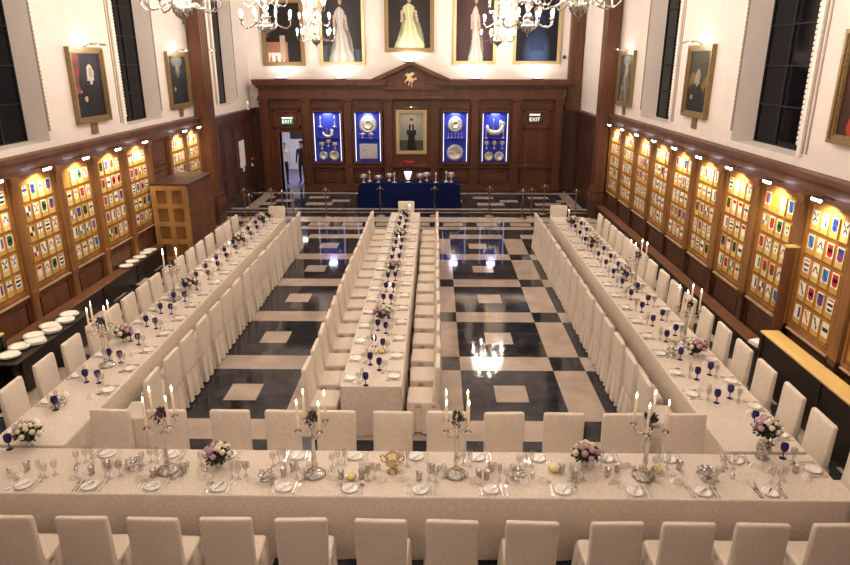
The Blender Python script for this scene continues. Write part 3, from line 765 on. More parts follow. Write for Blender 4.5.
# ---------------------------------------------------------------- covered chairs
def make_chair(fr_):
    cy_ = (fr_-.25)/2; ln_ = fr_+.25
    cb = empty('banquet_chair', (0, 0, 0), 0, 'x', 'chair')
    m = MB(); rings = []
    prof = [(.42, .45, .10, -.012), (.50, .452, .088, -.002), (.60, .455, .078, .006), (.75, .462, .068, .012), (.9, .468, .062, .018), (.975, .466, .058, .022), (.992, .456, .05, .023), (1.0, .43, .034, .024)]
    for z, w, t, dy in prof: rings.append(rrect(0, -.225-dy, w, t, min(.022, t*.42), z))
    m.loft(rings, 0, True); m.build('backrest', M['chair'], cb)
    m = MB(); m.loft([rrect(0, cy_, .46, ln_, .03, z) for z in (.40, .462)]+[rrect(0, cy_, .45, ln_-.01, .03, .476), rrect(0, cy_, .41, ln_-.05, .03, .482)], 0, True)
    m.build('seat', M['chair'], cb)
    m = MB(); rings = []
    N = 96
    for j in range(9):
        t = j/8; z = .46-.435*t; pts = []
        amp = .004+.02*t; grow = .006+.018*t
        hw = .225+grow; y0, y1 = -.262-grow, fr_-.005+grow*.1
        per = 2*(2*hw+(y1-y0))
        for i in range(N):
            q = per*i/N; d = 2*hw
            if q < d: x, y, nx, ny = -hw+q, y0, 0, -1
            elif q < d+(y1-y0): x, y, nx, ny = hw, y0+(q-d), 1, 0
            elif q < 2*d+(y1-y0): x, y, nx, ny = hw-(q-d-(y1-y0)), y1, 0, 1
            else: x, y, nx, ny = -hw, y1-(q-2*d-(y1-y0)), -1, 0
            k = (i % 12)/12.0; s = (1 if k < .55 else -.9)
            if ny == 1: s *= .2
            pts.append((x+nx*amp*s, y+ny*amp*s, z+.004*sin(i*1.7)*t))
        rings.append(pts)
    m.loft(rings, 0, False, cap=False); m.build('skirt', M['chair'], cb)
    return cb
CH = Maker(make_chair(.17)); CHS = Maker(make_chair(.12))
CN = {}
rj = random.Random(11)
def chair(x, y, rz, label, group):
    CN.setdefault(group, 0)
    (CHS if ('wall side' in label or 'far side' in label or 'head' in label) else CH).put((x+rj.uniform(-.008, .008), y+rj.uniform(-.008, .008), .0), rz+radians(rj.uniform(-2.2, 2.2)), label, group)
FNX = [-4.42, -3.78, -3.11, -2.48, -1.83, -1.17, -.46, .18, .88, 1.6, 2.23, 2.87, 3.52]
FFX = [-3.76, -3.09, -2.36, -1.74, -1.13, -.49, .14, .82, 1.48, 2.17, 2.88]
LOY = [6.6, 7.3, 8.02, 8.7, 9.38, 9.98, 10.57, 11.12, 11.67, 12.32, 12.89, 13.52, 14.12, 14.77, 15.48, 16.05, 16.73]
LIY = [7.6+.632*k for k in range(16)]
CY = [8.06+.654*k for k in range(15)]
CYL = [7.95+.62*k for k in range(16)]
ROY = [5.97, 6.65, 7.3, 7.98, 8.65, 9.33, 10.0, 10.7, 11.39, 12.05, 12.75, 13.35, 13.95, 14.55, 15.09, 15.72, 16.36, 17.03]
U, D_, R_, L_ = 0, pi, -pi/2, pi/2       # facing +Y, -Y, +X, -X
ROWS = {}
def row(key, phrase, place, rz, pts, gname):
    for k, (x, y) in enumerate(pts):
        chair(x, y, rz, 'ivory covered chair, %s %s' % (ORD[k], phrase), gname)
row('FN', 'from left along near side of front table', None, U, [(x, 5.04) for x in FNX], 'chairs along the near side of the front table')
row('FF', 'from left along far side of front table', None, D_, [(x, 6.43) for x in FFX], 'chairs along the far side of the front table')
row('CL', 'from near end, left side of centre table', None, R_, [(-1.455, y) for y in CYL], 'chairs left of the centre table')
row('CR', 'from near end, right side of centre table', None, L_, [(-.19, y) for y in CY], 'chairs right of the centre table')
row('LO', 'from near end, wall side of left table', None, R_, [(-5.06+.006*(y-7), y) for y in LOY], 'chairs along the wall side of the left table')
row('LI', 'from near end, aisle side of left table', None, L_, [(-3.89, y) for y in LIY], 'chairs along the aisle side of the left table')
row('RO', 'from near end, wall side of right table', None, L_, [((4.25 if y < 6.3 else 4.18-.0055*(y-6.6)), y) for y in ROY], 'chairs along the wall side of the right table')
row('RI', 'from near end, aisle side of right table', None, R_, [(2.94, y) for y in LIY], 'chairs along the aisle side of the right table')
chair(-.84, 18.50, D_, 'ivory covered chair alone at the far head of the centre table', 'chairs at the table heads')
chair(-4.42, 17.76, D_, 'ivory covered chair alone at the far head of the left table', 'chairs at the table heads')
chair(3.47, 18.0, D_, 'ivory covered chair alone at the far head of the right table', 'chairs at the table heads')

# ---------------------------------------------------------------- tables and cloths
TZ = .75
def cloth_table(x0, x1, y0, y1, label, tlabel, tucked=None):
    e = empty('banquet_table', ((x0+x1)/2, (y0+y1)/2, 0), 0, tlabel, 'table', 'banquet tables under cloths')
    w, d = (x1-x0)/2-.012, (y1-y0)/2-.012
    MB().box(-w, w, -d, d, .70, TZ-.006).build('tabletop', M['wood_dark'], e)
    lx = w-.27; ly = d-.27
    for sx in (-1, 1):
        for sy in (-1, 1): MB().box(sx*lx-.03, sx*lx+.03, sy*ly-.03, sy*ly+.03, 0, .70).build('leg', M['wood_dark'], e)
    # the cloth : ring lofted downwards with soft folds
    W, Dp = x1-x0, y1-y0
    nx, ny = max(8, int(W/.06)), max(8, int(Dp/.06))
    base = [(-W/2+W*i/nx, -Dp/2, 0, -1) for i in range(nx)]+[(W/2, -Dp/2+Dp*i/ny, 1, 0) for i in range(ny)]+[(W/2-W*i/nx, Dp/2, 0, 1) for i in range(nx)]+[(-W/2, Dp/2-Dp*i/ny, -1, 0) for i in range(ny)]
    rings = []
    rq = random.Random(int(x0*100+y1))
    ph = [rq.uniform(0, 6) for _ in range(4)]
    for j, z in enumerate([TZ+.004, TZ-.004, TZ-.02, .62, .46, .3, .15, .012]):
        t = max(0, (TZ-.02-z)/.72); r = []
        for i, (x, y, ax, ay) in enumerate(base):
            q = (x if ay else y)
            f = .004+t*(.010+.009*sin(q*7+ph[0])+.006*sin(q*17+ph[1]))
            if j == 0: f = -.004
            zz = max(z, .495) if tucked == (ax, ay) else z
            r.append((x+ax*(f if zz == z else .01), y+ay*(f if zz == z else .01), zz))
        rings.append(r)
    m = MB(); m.loft(rings, 0, True, cap=False); m.f.append(list(range(len(base)))[::-1]); m.m.append(0); m.sm.append(False)
    # flip all so normals face out
    m.f = [f[::-1] for f in m.f]
    o = bpy.data.objects.new('tablecloth', m.mesh('tablecloth', [M['cloth']])); C.objects.link(o); o.location = ((x0+x1)/2, (y0+y1)/2, 0)
    tag(o, label, 'tablecloth', 'ivory damask tablecloths')
cloth_table(-4.99, 4.09, 5.45, 6.25, 'ivory cloth to the floor on the front cross table', 'front table running across, hidden under its ivory cloth', (0, 1))
cloth_table(-4.98, -4.13, 6.31, 17.6, 'ivory cloth on the long table by the left wall', 'long left table hidden under its ivory cloth', (-1, 0))
cloth_table(3.2, 4.09, 6.31, 17.85, 'ivory cloth on the long table by the right wall', 'long right table hidden under its ivory cloth', (1, 0))
cloth_table(-1.245, -.43, 7.77, 18.35, 'ivory damask cloth on the centre table', 'long centre table hidden under its ivory damask cloth')

# ---------------------------------------------------------------- tableware prototypes
def proto(name, cat, parts):
    e = empty(name, (0, 0, -50), 0, 'x', cat)
    for pn, mb, mt in parts: mb.build(pn, mt, e)
    return Maker(e)
class MeshMaker:
    def __init__(s, name, mb, mats, cat):
        s.me = mb.mesh(name, mats if isinstance(mats, list) else [mats]); s.name = name; s.cat = cat; s.src = None
    def put(s, loc, rz, label, group):
        if s.src is None:
            o = bpy.data.objects.new(s.name, s.me); s.src = o
        else: o = s.src.copy()
        C.objects.link(o); o.location = loc; o.rotation_euler = (0, 0, rz)
        return tag(o, label, s.cat, group)
plate = MeshMaker('side_plate', MB().lathe([(.045, 0), (.05, .004), (.085, .014), (.086, .017), (.055, .009), (.048, .006), (.0005, .006)], 20, cap=False), M['porc'], 'plate')
gob = proto('blue_goblet', 'glass', [
    ('bowl', MB().lathe([(.004, .078), (.025, .087), (.039, .112), (.042, .14), (.036, .178), (.033, .178), (.038, .14), (.022, .095), (.001, .09)], 12, cap=False), M['blueglass']),
    ('stem', MB().lathe([(.038, 0), (.038, .003), (.009, .009), (.005, .022), (.007, .05), (.005, .078)], 10), M['blueglass'])])
wine = MeshMaker('wine_glass', MB().lathe([(.032, 0), (.032, .003), (.005, .008), (.004, .075), (.02, .088), (.034, .12), (.03, .165)], 10, cap=False), M['clear'], 'glass')
wine2 = MeshMaker('champagne_glass', MB().lathe([(.028, 0), (.028, .003), (.005, .008), (.004, .075), (.018, .095), (.024, .14), (.021, .2)], 10, cap=False), M['clear'], 'glass')
def fork_mb():
    m = MB(); m.box(-.0055, .0055, 0, .13, .001, .004); m.box(-.011, .011, .13, .148, .001, .004)
    for k in range(4): m.box(-.011+.0064*k, -.0085+.0066*k, .148, .19, .001, .004)
    m.box(-.008, .008, 0, .03, .001, .0045); return m
def knife_mb():
    m = MB(); m.box(-.007, .007, 0, .085, .001, .008); m.prism([(-.009, .085), (.008, .085), (.009, .17), (.002, .205), (-.004, .2)], .001, .004, 'z'); return m
def spoon_mb():
    m = MB(); m.box(-.005, .005, 0, .13, .001, .004); m.box(-.008, .008, 0, .03, .001, .0045)
    m.loft([[(.017*cos(a)*s, .152+.026*sin(a)*s, z) for a in [2*pi*i/12 for i in range(12)]] for s, z in ((.4, .0005), (1, .004), (.9, .0045))], 0, True); return m
fork = MeshMaker('fork', fork_mb(), M['silver'], 'fork'); knife = MeshMaker('knife', knife_mb(), M['silver'], 'knife'); spoon = MeshMaker('spoon', spoon_mb(), M['silver'], 'spoon')
bk = MeshMaker('butter_knife', MB().box(-.004, .004, -.06, .0, .016, .021).box(-.008, .008, 0, .07, .016, .019), M['silver'], 'knife')
nm_ = MB()
nm_.loft([[(-.1, -.05, 0), (.1, -.05, 0), (.1, .05, 0), (-.1, .05, 0)], [(-.09, -.03, .03), (.085, -.035, .025), (.09, .03, .03), (-.085, .035, .025)], [(-.06, -.006, .075), (.05, -.008, .065), (.05, .006, .065), (-.06, .008, .075)]], 0)
nm_.loft([[(-.05, -.02, .03), (.07, -.055, .02), (.09, -.02, .02), (-.02, .01, .03)], [(-.03, -.02, .06), (.06, -.05, .045), (.07, -.03, .045), (-.02, 0, .06)]], 0)
nm_.v = [(x*.68, y*.8, z*.8) for x, y, z in nm_.v]
napkin = MeshMaker('folded_napkin', nm_, M['napkin'], 'napkin')
card = MeshMaker('place_card', MB().prism([(-.02, 0), (0, .05), (.02, 0), (.018, 0), (0, .046), (-.018, 0)], -.04, .04, 'x'), M['card'], 'card')
TT = TZ+.005
pot = MeshMaker('salt_pot', MB().lathe([(.018, 0), (.02, .004), (.01, .012), (.02, .025), (.024, .045), (.018, .055), (.012, .062), (.006, .07), (.001, .074)], 10, cap=False), M['silver'], 'salt pot')
def setting(ex, ey, rz, phrase, tname, blue=True, full=True, k=0):
    """ex,ey : point on the table edge ; local +y points across the table"""
    c, s = cos(rz), sin(rz)
    def W(x, y): return (ex+x*c-y*s, ey+x*s+y*c, TT)
    j = lambda a=.006: rj.uniform(-a, a)
    plate.put(W(0+j(), .115+j()), 0, 'white side plate, '+phrase, 'side plates on the '+tname)
    fork.put(W(-.13+j(), .03+j()), rz+j(.06), 'outer silver fork, '+phrase, 'forks on the '+tname)
    fork.put(W(-.10+j(), .03+j()), rz+j(.06), 'inner silver fork, '+phrase, 'forks on the '+tname)
    knife.put(W(.10+j(), .025+j()), rz+j(.06), 'silver knife, '+phrase, 'knives on the '+tname)
    spoon.put(W(.135+j(), .03+j()), rz+j(.06), 'silver spoon, '+phrase, 'spoons on the '+tname)
    if tname == 'front table': bk.put(W(j(.01), .12), rz+radians(-35)+j(.3), 'butter knife on the plate, '+phrase, 'butter knives on the '+tname)
    wine.put(W(.16+j(.01), .25+j(.01)), 0, 'nearer clear wine glass, '+phrase if tname == 'front table' else 'clear wine glass, '+phrase, 'wine glasses on the '+tname)
    wine2.put(W(.09+j(.01), .28+j(.01)), 0, 'tall clear glass, '+phrase, 'tall glasses on the '+tname)
    if blue: gob.put(W(.2+j(.015), .335+j(.01)), 0, 'cobalt blue goblet, '+phrase, 'blue goblets on the '+tname)
    if tname == 'front table':
        wine.put(W(.225+j(.012), .31+j(.01)), 0, 'farther clear wine glass, '+phrase, 'wine glasses on the front table')
        pot.put(W(-.24+j(.04), .34+j(.03)), 0, 'little silver salt pot, '+phrase, 'silver salt pots on the front table')
    if full: napkin.put(W(-.17+j(.03), .27+j(.02)), rz+rj.uniform(-.6, .6), 'folded pale napkin, '+phrase, 'napkins on the '+tname)
FNP = [-4.14, -3.47, -2.83, -2.16, -1.5, -.84, -.13, .58, 1.29, 2.0, 2.67, 3.33]
FFP = [-3.55, -2.85, -2.23, -1.48, -.85, -.19, .47, 1.12, 1.85, 2.53, 3.24]
for k, x in enumerate(FNP): setting(x, 5.45, U, '%s from left, near side of front table' % ORD[k], 'front table', blue=False)
for k, x in enumerate(FFP): setting(x, 6.25, D_, '%s from left, far side of front table' % ORD[k], 'front table', blue=False, full=k % 2 == 0)
for k, y in enumerate(CYL):
    setting(-1.245, y+.05, R_, '%s from near end, left side of centre table' % ORD[k], 'centre table', full=k % 3 == 1)
for k, y in enumerate(CY):
    setting(-.43, y, L_, '%s from near end, right side of centre table' % ORD[k], 'centre table', full=False)
for k, y in enumerate(LOY): 
    if y > 6.5: setting(-4.98, y, R_, '%s from near end, wall side of left table' % ORD[k], 'left table')
for k, y in enumerate(LIY): setting(-4.13, y, L_, '%s from near end, aisle side of left table' % ORD[k], 'left table', full=k % 2 == 0)
for k, y in enumerate(ROY): 
    if y > 5.9: setting(4.09, y, L_, '%s from near end, wall side of right table' % ORD[k], 'right table')
for k, y in enumerate(LIY): setting(3.2, y, R_, '%s from near end, aisle side of right table' % ORD[k], 'right table', full=k % 2 == 0)

# silver beakers on the front table
beaker = MeshMaker('silver_beaker', MB().lathe([(.026, 0), (.03, .006), (.027, .012), (.034, .09), (.036, .098), (.033, .098), (.025, .02), (.001, .015)], 14, cap=False), M['dsilver'], 'beaker')
BK = [(-4.25, 5.83), (-3.54, 5.77), (-3.42, 5.86), (-2.88, 5.73), (-2.6, 5.82), (-1.55, 5.77), (-1.47, 5.86), (-0.95, 5.74), (-0.74, 5.75), (-0.69, 5.85), (-0.15, 5.72), (-0.02, 5.86), (0.46, 5.77), (0.54, 5.75), (0.6, 5.89), (1.33, 5.88), (1.44, 5.78), (1.79, 5.82), (1.91, 5.91), (2.57, 5.96), (3.76, 5.92)]
BK = sorted(BK)
for k, p in enumerate(BK): beaker.put((p[0], min(6.1, p[1]), TT), 0, 'dark silver beaker, %s from left on the front table' % (ORD[k] if k < 20 else 'rightmost'), 'silver beakers on the front table')
# silver centrepiece clusters
m = MB(); m.lathe([(.06, 0), (.06, .01), (.02, .02), (.015, .04), (.05, .055), (.075, .08), (.07, .085), (.04, .06), (.001, .055)], 12, cap=False)
for a in range(6):
    q = a*pi/3; m.ball((.055*cos(q), .055*sin(q), .1), .017); m.tube([(.06*cos(q), .06*sin(q), .01), (.09*cos(q), .09*sin(q), .04), (.07*cos(q), .07*sin(q), .08)], .006, 5)
m.ball((0, 0, .1), .03)
centre = MeshMaker('silver_salt', m, M['silver'], 'silver salt')
for k, (p, w) in enumerate(zip([(-3.16, 5.89), (-1.71, 5.71), (0.86, 5.78), (2.79, 5.83), (-4.65, 7.2), (3.46, 8.82)], ['left of the first candelabrum on the front table', 'right of the lilac bouquet on the front table', 'between gold cup and bouquet, right half of front table', 'right of the rightmost candelabrum on the front table', 'on the near end of the left table', 'on the near half of the right table'])):
    centre.put((p[0], p[1], TT), k, 'ornate silver salt '+w, 'silver salts')
# butter dishes
bd = proto('butter_dish', 'dish', [('dish', MB().lathe([(.035, 0), (.04, .008), (.06, .035), (.062, .035), (.045, .012), (.001, .01)], 14, cap=False), M['silver']),
     ('butter', MB().lathe([(.03, .012), (.045, .03), (.04, .045), (.018, .055), (.001, .055)], 9, cap=False), M['butter'])])
for p, w in zip([(-0.85, 5.73), (1.25, 5.9), (2.33, 5.9), (3.63, 9.29), (3.62, 11.12), (-0.78, 8.82)], ['beside the gold cup on front table', 'between third candelabrum and right bouquet on front table', 'beside the rightmost candelabrum on the front table', 'in the near half of the right table', 'in the middle of the right table', 'near the centre table\'s near end']):
    bd.put((p[0], p[1], TT), 0, 'small dish of yellow butter '+w, 'butter dishes')
for p, w in zip([(-0.54, 5.7), (0.91, 5.69), (-1.86, 5.68), (2.3, 5.73)], ['before the gold cup', 'before the silver salt right of centre', 'left of the second candelabrum', 'right of the rightmost candelabrum']):
    card.put((p[0], p[1], TT), radians(rj.uniform(-15, 15)), 'small white folded card '+w+' on the front table', 'white cards')
# the loving cup
e = empty('gold_cup', (-.43, 5.86, TT), 0, 'two-handled lidded gold cup on the front table', 'cup')
MB().lathe([(.06, 0), (.062, .012), (.03, .03), (.022, .05), (.035, .07), (.07, .1), (.075, .16), (.07, .18), (.078, .188), (.072, .19), (.06, .15), (.001, .1)], 20, cap=False).build('bowl', M['goldsilver'], e)
MB().lathe([(.078, .192), (.07, .202), (.05, .22), (.02, .232), (.012, .245), (.02, .258), (.001, .268)], 20, cap=False).build('lid', M['goldsilver'], e)
for s in (-1, 1): MB().tube([(s*.07, 0, .18), (s*.10, 0, .205), (s*.125, 0, .18), (s*.115, 0, .14), (s*.09, 0, .12), (s*.068, 0, .12)], .008, 6).build('handle', M['goldsilver'], e)

# ---------------------------------------------------------------- candelabra
cd = empty('candelabrum', (0, 0, -50), 0, 'x', 'candelabrum')
MB().lathe([(.115, 0), (.118, .012), (.105, .022), (.1, .03), (.075, .036), (.06, .05), (.03, .06), (.022, .075)], 20).build('base', M['dsilver'], cd)
MB().lathe([(.03, .07), (.038, .09), (.025, .11), (.021, .14), (.03, .18), (.024, .22), (.021, .42), (.033, .44), (.022, .46), (.02, .52), (.042, .55), (.046, .58), (.028, .6), (.014, .66)], 12).build('stem', M['silver'], cd)
for k in range(4):
    a = radians(45+90*k); dx, dy = cos(a), sin(a); R = .155
    ar = MB().tube([(dx*.015, dy*.015, .55), (dx*.06, dy*.06, .50), (dx*.12, dy*.12, .49), (dx*.155, dy*.155, .53), (dx*.155, dy*.155, .56)], .007, 6).build('arm', M['silver'], cd)
    MB().lathe([(.006, .555), (.036, .568), (.038, .573), (.012, .575), (.014, .60), (.018, .605), (.001, .604)], 12, (dx*R, dy*R, 0), cap=False).build('drip_pan', M['silver'], ar)
    cn = MB().lathe([(.0125, .605), (.012, .86), (.010, .868), (.001, .87)], 10, (dx*R, dy*R, 0)).build('candle', M['wax'], cd)
    MB().lathe([(.001, .872), (.007, .885), (.008, .895), (.004, .915), (.0005, .93)], 8, (dx*R, dy*R, 0)).build('flame', M['flame'], cn)
m = MB()
rl = random.Random(5)
for k in range(26):
    a = rl.uniform(0, 2*pi); r = rl.uniform(.01, .06); z = rl.uniform(.6, .69)
    m.add([(r*cos(a), r*sin(a), z), (r*cos(a)+.02*cos(a+1.2), r*sin(a)+.02*sin(a+1.2), z+.025), ((r+.03)*cos(a), (r+.03)*sin(a), z+.05), (r*cos(a)+.02*cos(a-1.2), r*sin(a)+.02*sin(a-1.2), z+.025)], [(0, 1, 2, 3)])
m.tube([(0, 0, .6), (.02, .0, .7), (.035, .01, .745)], [.015, .01, .002], 5)
for k in range(7):
    a = rl.uniform(0, 6.3); m.ball((.045*cos(a), .045*sin(a), rl.uniform(.6, .68)), .016, 6, 1)
m.build('flower_posy', [M['leaf'], M['berry']], cd)
CD = Maker(cd)
cands = [((-2.78, 5.85), .12, 'silver candelabrum leftmost on the front table'), ((-1.23, 5.80), -.1, 'silver candelabrum second from left on the front table'), ((.23, 5.82), 0, 'silver candelabrum third from left on the front table'), ((2.16, 5.82), .3, 'silver candelabrum rightmost on the front table'),
         ((-4.61, 8.33), .25, 'silver candelabrum nearest on the left table'), ((3.76, 9.18), .2, 'silver candelabrum nearest on the right table'), ((-4.68, 11.07), .4, 'silver candelabrum in the middle of the left table'), ((3.77, 11.8), .1, 'silver candelabrum in the middle of the right table')]
for (x, y), r, l in cands: CD.put((x, y, TT), r, l, 'tall silver candelabra')
# a grey-blue banner hanging from the second one
cs = MeshMaker('candlestick', MB().lathe([(.045, 0), (.045, .008), (.014, .02), (.01, .05), (.014, .07), (.02, .08), (.012, .082), (.001, .08)], 10, cap=False), M['silver'], 'candlestick')
class CSt: pass
st = empty('single_candlestick', (0, 0, -50), 0, 'x', 'candlestick')
MB().lathe([(.045, 0), (.045, .008), (.014, .02), (.01, .05), (.014, .07), (.02, .08), (.001, .081)], 10, cap=False).build('holder', M['silver'], st)
cn = MB().lathe([(.011, .08), (.010, .24), (.001, .245)], 8).build('candle', M['wax'], st)
MB().lathe([(.001, .246), (.006, .256), (.004, .28), (.0005, .292)], 7).build('flame', M['flame'], cn)
ST = Maker(st)
for (x, y), l in [((-.88, 8.78), 'short lit candle near the near end of centre table'), ((-.80, 11.2), 'short lit candle in the nearer half of centre table'), ((-.82, 14.6), 'short lit candle two thirds along the centre table'), ((-.72, 18.1), 'short lit candle at the far end of centre table'), ((3.62, 17.5), 'short lit candle at the far end of the right table'), ((-4.5, 12.7), 'short lit candle in the middle of the left table'), ((-4.55, 14.0), 'short lit candle in the far half of the left table')]:
    ST.put((x, y, TT), 0, l, 'short single candles')

# ---------------------------------------------------------------- bouquets
bq = empty('flower_bouquet', (0, 0, -50), 0, 'x', 'flowers')
MB().lathe([(.035, 0), (.04, .005), (.03, .03), (.038, .07), (.042, .09), (.001, .088)], 12, cap=False).build('vase', M['silver'], bq)
m = MB(); rl = random.Random(9)
for k in range(220):
    th = rl.uniform(0, 2*pi); ph = rl.uniform(-.4, 1.5); R = rl.uniform(.07, .125)
    c = Vector((R*cos(ph)*cos(th), R*cos(ph)*sin(th), .15+R*.8*sin(ph)))
    d = Vector((cos(ph)*cos(th), cos(ph)*sin(th), sin(ph)+rl.uniform(-.4, .6))).normalized(); a = d.cross(Vector((rl.uniform(-1, 1), rl.uniform(-1, 1), 1))).normalized()
    m.add([c, c+d*.022+a*.014, c+d*.05, c+d*.022-a*.014], [(0, 1, 2, 3)])
m.ball((0, 0, .15), .085, 8)
m.build('foliage', M['leaf'], bq)
def rose_mb(c, r):
    m = MB(); 
    m.ball(c, r, 7)
    for k in range(6):
        a = k*pi/3; p = Vector(c)+Vector((cos(a), sin(a), .2))*r*.55
        m.ball(tuple(p), r*.55, 5)
    return m
for k in range(17):
    th = k*2.4; ph = -.05+1.5*(k/16)**.9; R = .125
    c = (R*cos(ph)*cos(th), R*cos(ph)*sin(th), .16+R*.8*sin(ph))
    o = rose_mb(c, .031 if k % 3 else .036).build('rose', M['rose_w'] if k % 5 in (0, 2, 3) else M['rose_l'], bq)
for k in range(3):
    th = k*2.1+1; o = rose_mb((.12*cos(th), .12*sin(th), .15), .018).build('dark_bloom', M['berry'], bq)
BQ = Maker(bq)
bqs = [((-4.5, 6.3), 'round bouquet at the left corner of the front table'), ((-2.26, 5.92), 'cream and lilac bouquet right of the leftmost candelabrum'), ((1.59, 6.0), 'lilac bouquet between the two right candelabra on front table'), 
       ((-4.73, 9.15), 'round bouquet behind the nearest candelabrum on left table'), ((-4.61, 11.61), 'bouquet in the middle of the left table'), ((-4.61, 14.87), 'bouquet in the far half of the left table'), ((-4.62, 17.0), 'bouquet at the far end of the left table'),
       ((3.78, 8.75), 'round bouquet before the nearest candelabrum on right table'), ((3.73, 12.43), 'bouquet in the middle of the right table'), ((3.66, 14.82), 'bouquet in the far half of the right table'), ((3.58, 16.75), 'bouquet at the far end of the right table'),
       ((-.87, 10.05), 'bouquet nearest on the centre table'), ((-.86, 12.7), 'second bouquet from the near end of centre table'), ((-.84, 15.4), 'third bouquet from the near end of centre table'), ((-.84, 17.7), 'bouquet at the far end of the centre table')]
for k, ((x, y), l) in enumerate(bqs): BQ.put((x, y, TT), k*1.3, l, 'round flower bouquets')
# tall silver vase with bouquet at right corner
e = empty('silver_vase', (3.54, 6.18, TT), 0, 'tall ornate silver vase under a bouquet, right corner of front table', 'vase')
MB().lathe([(.07, 0), (.072, .01), (.045, .03), (.06, .06), (.075, .12), (.07, .17), (.055, .19), (.06, .2), (.001, .199)], 16, cap=False).build('body', M['dsilver'], e)
for k in range(8):
    a = k*pi/4; MB().ball((.075*cos(a), .075*sin(a), .12), .014, 5).build('boss', M['silver'], e)
BQ.put((3.54, 6.18, TT+.2), .4, 'bouquet in the tall silver vase at the right corner', 'round flower bouquets')
for (x, y), l in [((3.77, 6.45), 'cobalt blue goblet right of the silver vase bouquet'), ((-4.68, 6.22), 'cobalt blue goblet at the left corner bouquet')]:
    gob.put((x, y, TT), 0, l, 'blue goblets by the corner bouquets')
# ribbon
o = MB().box(-.045, .045, -.006, .006, 0, .15).build('grey_pennant', M['ribbon']); o.location = (-1.27, 5.70, TT+.36); 
tag(o, 'grey-blue pennant hanging on the second candelabrum from left', 'pennant')
# ---------------------------------------------------------------- chandeliers
ch = empty('chandelier', (0, 0, 0), 0, 'x', 'chandelier')      # origin = lowest tip
MB().lathe([(.004, 0), (.02, .02), (.012, .05), (.03, .07), (.09, .11), (.13, .17), (.14, .22), (.1, .27), (.05, .3), (.04, .34), (.07, .38), (.05, .45), (.035, .5), (.06, .56), (.07, .62), (.045, .7), (.03, .8), (.06, .87), (.055, .94), (.03, 1.0), (.02, 1.15), (.05, 1.22), (.045, 1.3), (.02, 1.38), (.01, 1.42)], 14).build('stem', M['crystal'], ch)
MB().tube([(0, 0, 1.4), (0, 0, 4.1)], .012, 6).build('suspension_rod', M['silver'], ch)
for (n, R, z0, hh) in ((8, .53, .30, .0), (7, .45, .72, .0), (5, .32, 1.12, .0)):
    for k in range(n):
        a = 2*pi*k/n+z0; dx, dy = cos(a), sin(a)
        P = [(.04, z0-.08), (R*.35, z0-.02), (R*.6, z0-.1), (R*.85, z0-.13), (R, z0-.06), (R, z0+.03)]
        ar = MB().tube([(dx*r, dy*r, z) for r, z in P], .0115, 5).build('arm', M['crystal'], ch)
        MB().lathe([(.006, z0+.02), (.042, z0+.045), (.045, z0+.052), (.012, z0+.055), (.011, z0+.13)], 9, (dx*R, dy*R, 0)).build('candle_cup', M['crystal'], ar)
        MB().lathe([(.008, z0+.13), (.017, z0+.155), (.014, z0+.18), (.001, z0+.215)], 7, (dx*R, dy*R, 0)).build('bulb', M['bulb'], ar)
m = MB(); rl = random.Random(2)
for k in range(60):
    a = rl.uniform(0, 2*pi); t = rl.choice([(.12, .18), (.1, .34), (.09, .6), (.08, .9), (.06, 1.25)])
    m.ball((t[0]*cos(a), t[0]*sin(a), t[1]+rl.uniform(-.05, .05)), .014, 4)
m.build('crystal_drops', M['crystal'], ch)['kind'] = 'stuff'
CHM = Maker(ch)
for (x, y, l) in [(-3.5, 9.72, 'nearest of the three chandeliers at left, cut by frame top'), (-3.5, 14.48, 'middle of the three left chandeliers'), (-3.5, 20.4, 'farthest of the three left chandeliers'), (1.86, 9.3, 'nearest of the three right chandeliers'), (1.86, 14.36, 'middle of the three right chandeliers'), (1.86, 21.2, 'farthest of the three right chandeliers'), (-3.5, 3.6, 'unseen, added to light the near left end'), (1.86, 3.6, 'unseen, added to light the near right end')]:  # near-end pair is out of view, added to light the hall
    zt = 5.3 if y < 20 else 5.22
    c_ = CHM.put((x*1.11, y*1.11, 4.8+(zt-4.8)*1.11), rj.uniform(0, 1), 'glass and silver candle chandelier, '+l if len(l.split()) < 11 else l, 'hall chandeliers')
    c_.scale = (1.11, 1.11, 1.11)
# ---------------------------------------------------------------- stanchions
sp = empty('brass_stanchion', (0, 0, 0), 0, 'x', 'stanchion')
MB().lathe([(.16, 0), (.16, .015), (.05, .03), (.022, .05)], 18).build('base', M['brass'], sp)
MB().lathe([(.018, .03), (.018, .9), (.028, .905), (.028, .93), (.018, .935), (.03, .965), (.001, .995)], 10).build('pole', M['brass'], sp)
for s in (-1, 1): MB().tube([(s*.02, 0, .915), (s*.07, 0, .915), (s*.1, 0, .89), (s*.115, 0, .85)], .008, 5).build('hook', M['brass'], sp)
SP = Maker(sp)
sps = [(-6.16, 20.9), (-5.75, 20.0), (-5.29, 20.9), (-4.86, 20.57), (-4.53, 20.57), (-3.55, 21.0), (-1.8, 21.25), (-.02, 21.3), (1.78, 21.3), (2.81, 20.9), (3.13, 21.1), (3.62, 21.65), (4.03, 20.4), (4.51, 20.9)]
for k, (x, y) in enumerate(sorted(sps)): SP.put((x, y, 0), 0, 'brass stanchion post, %s from the left before the screen' % ORD[k], 'brass stanchions')

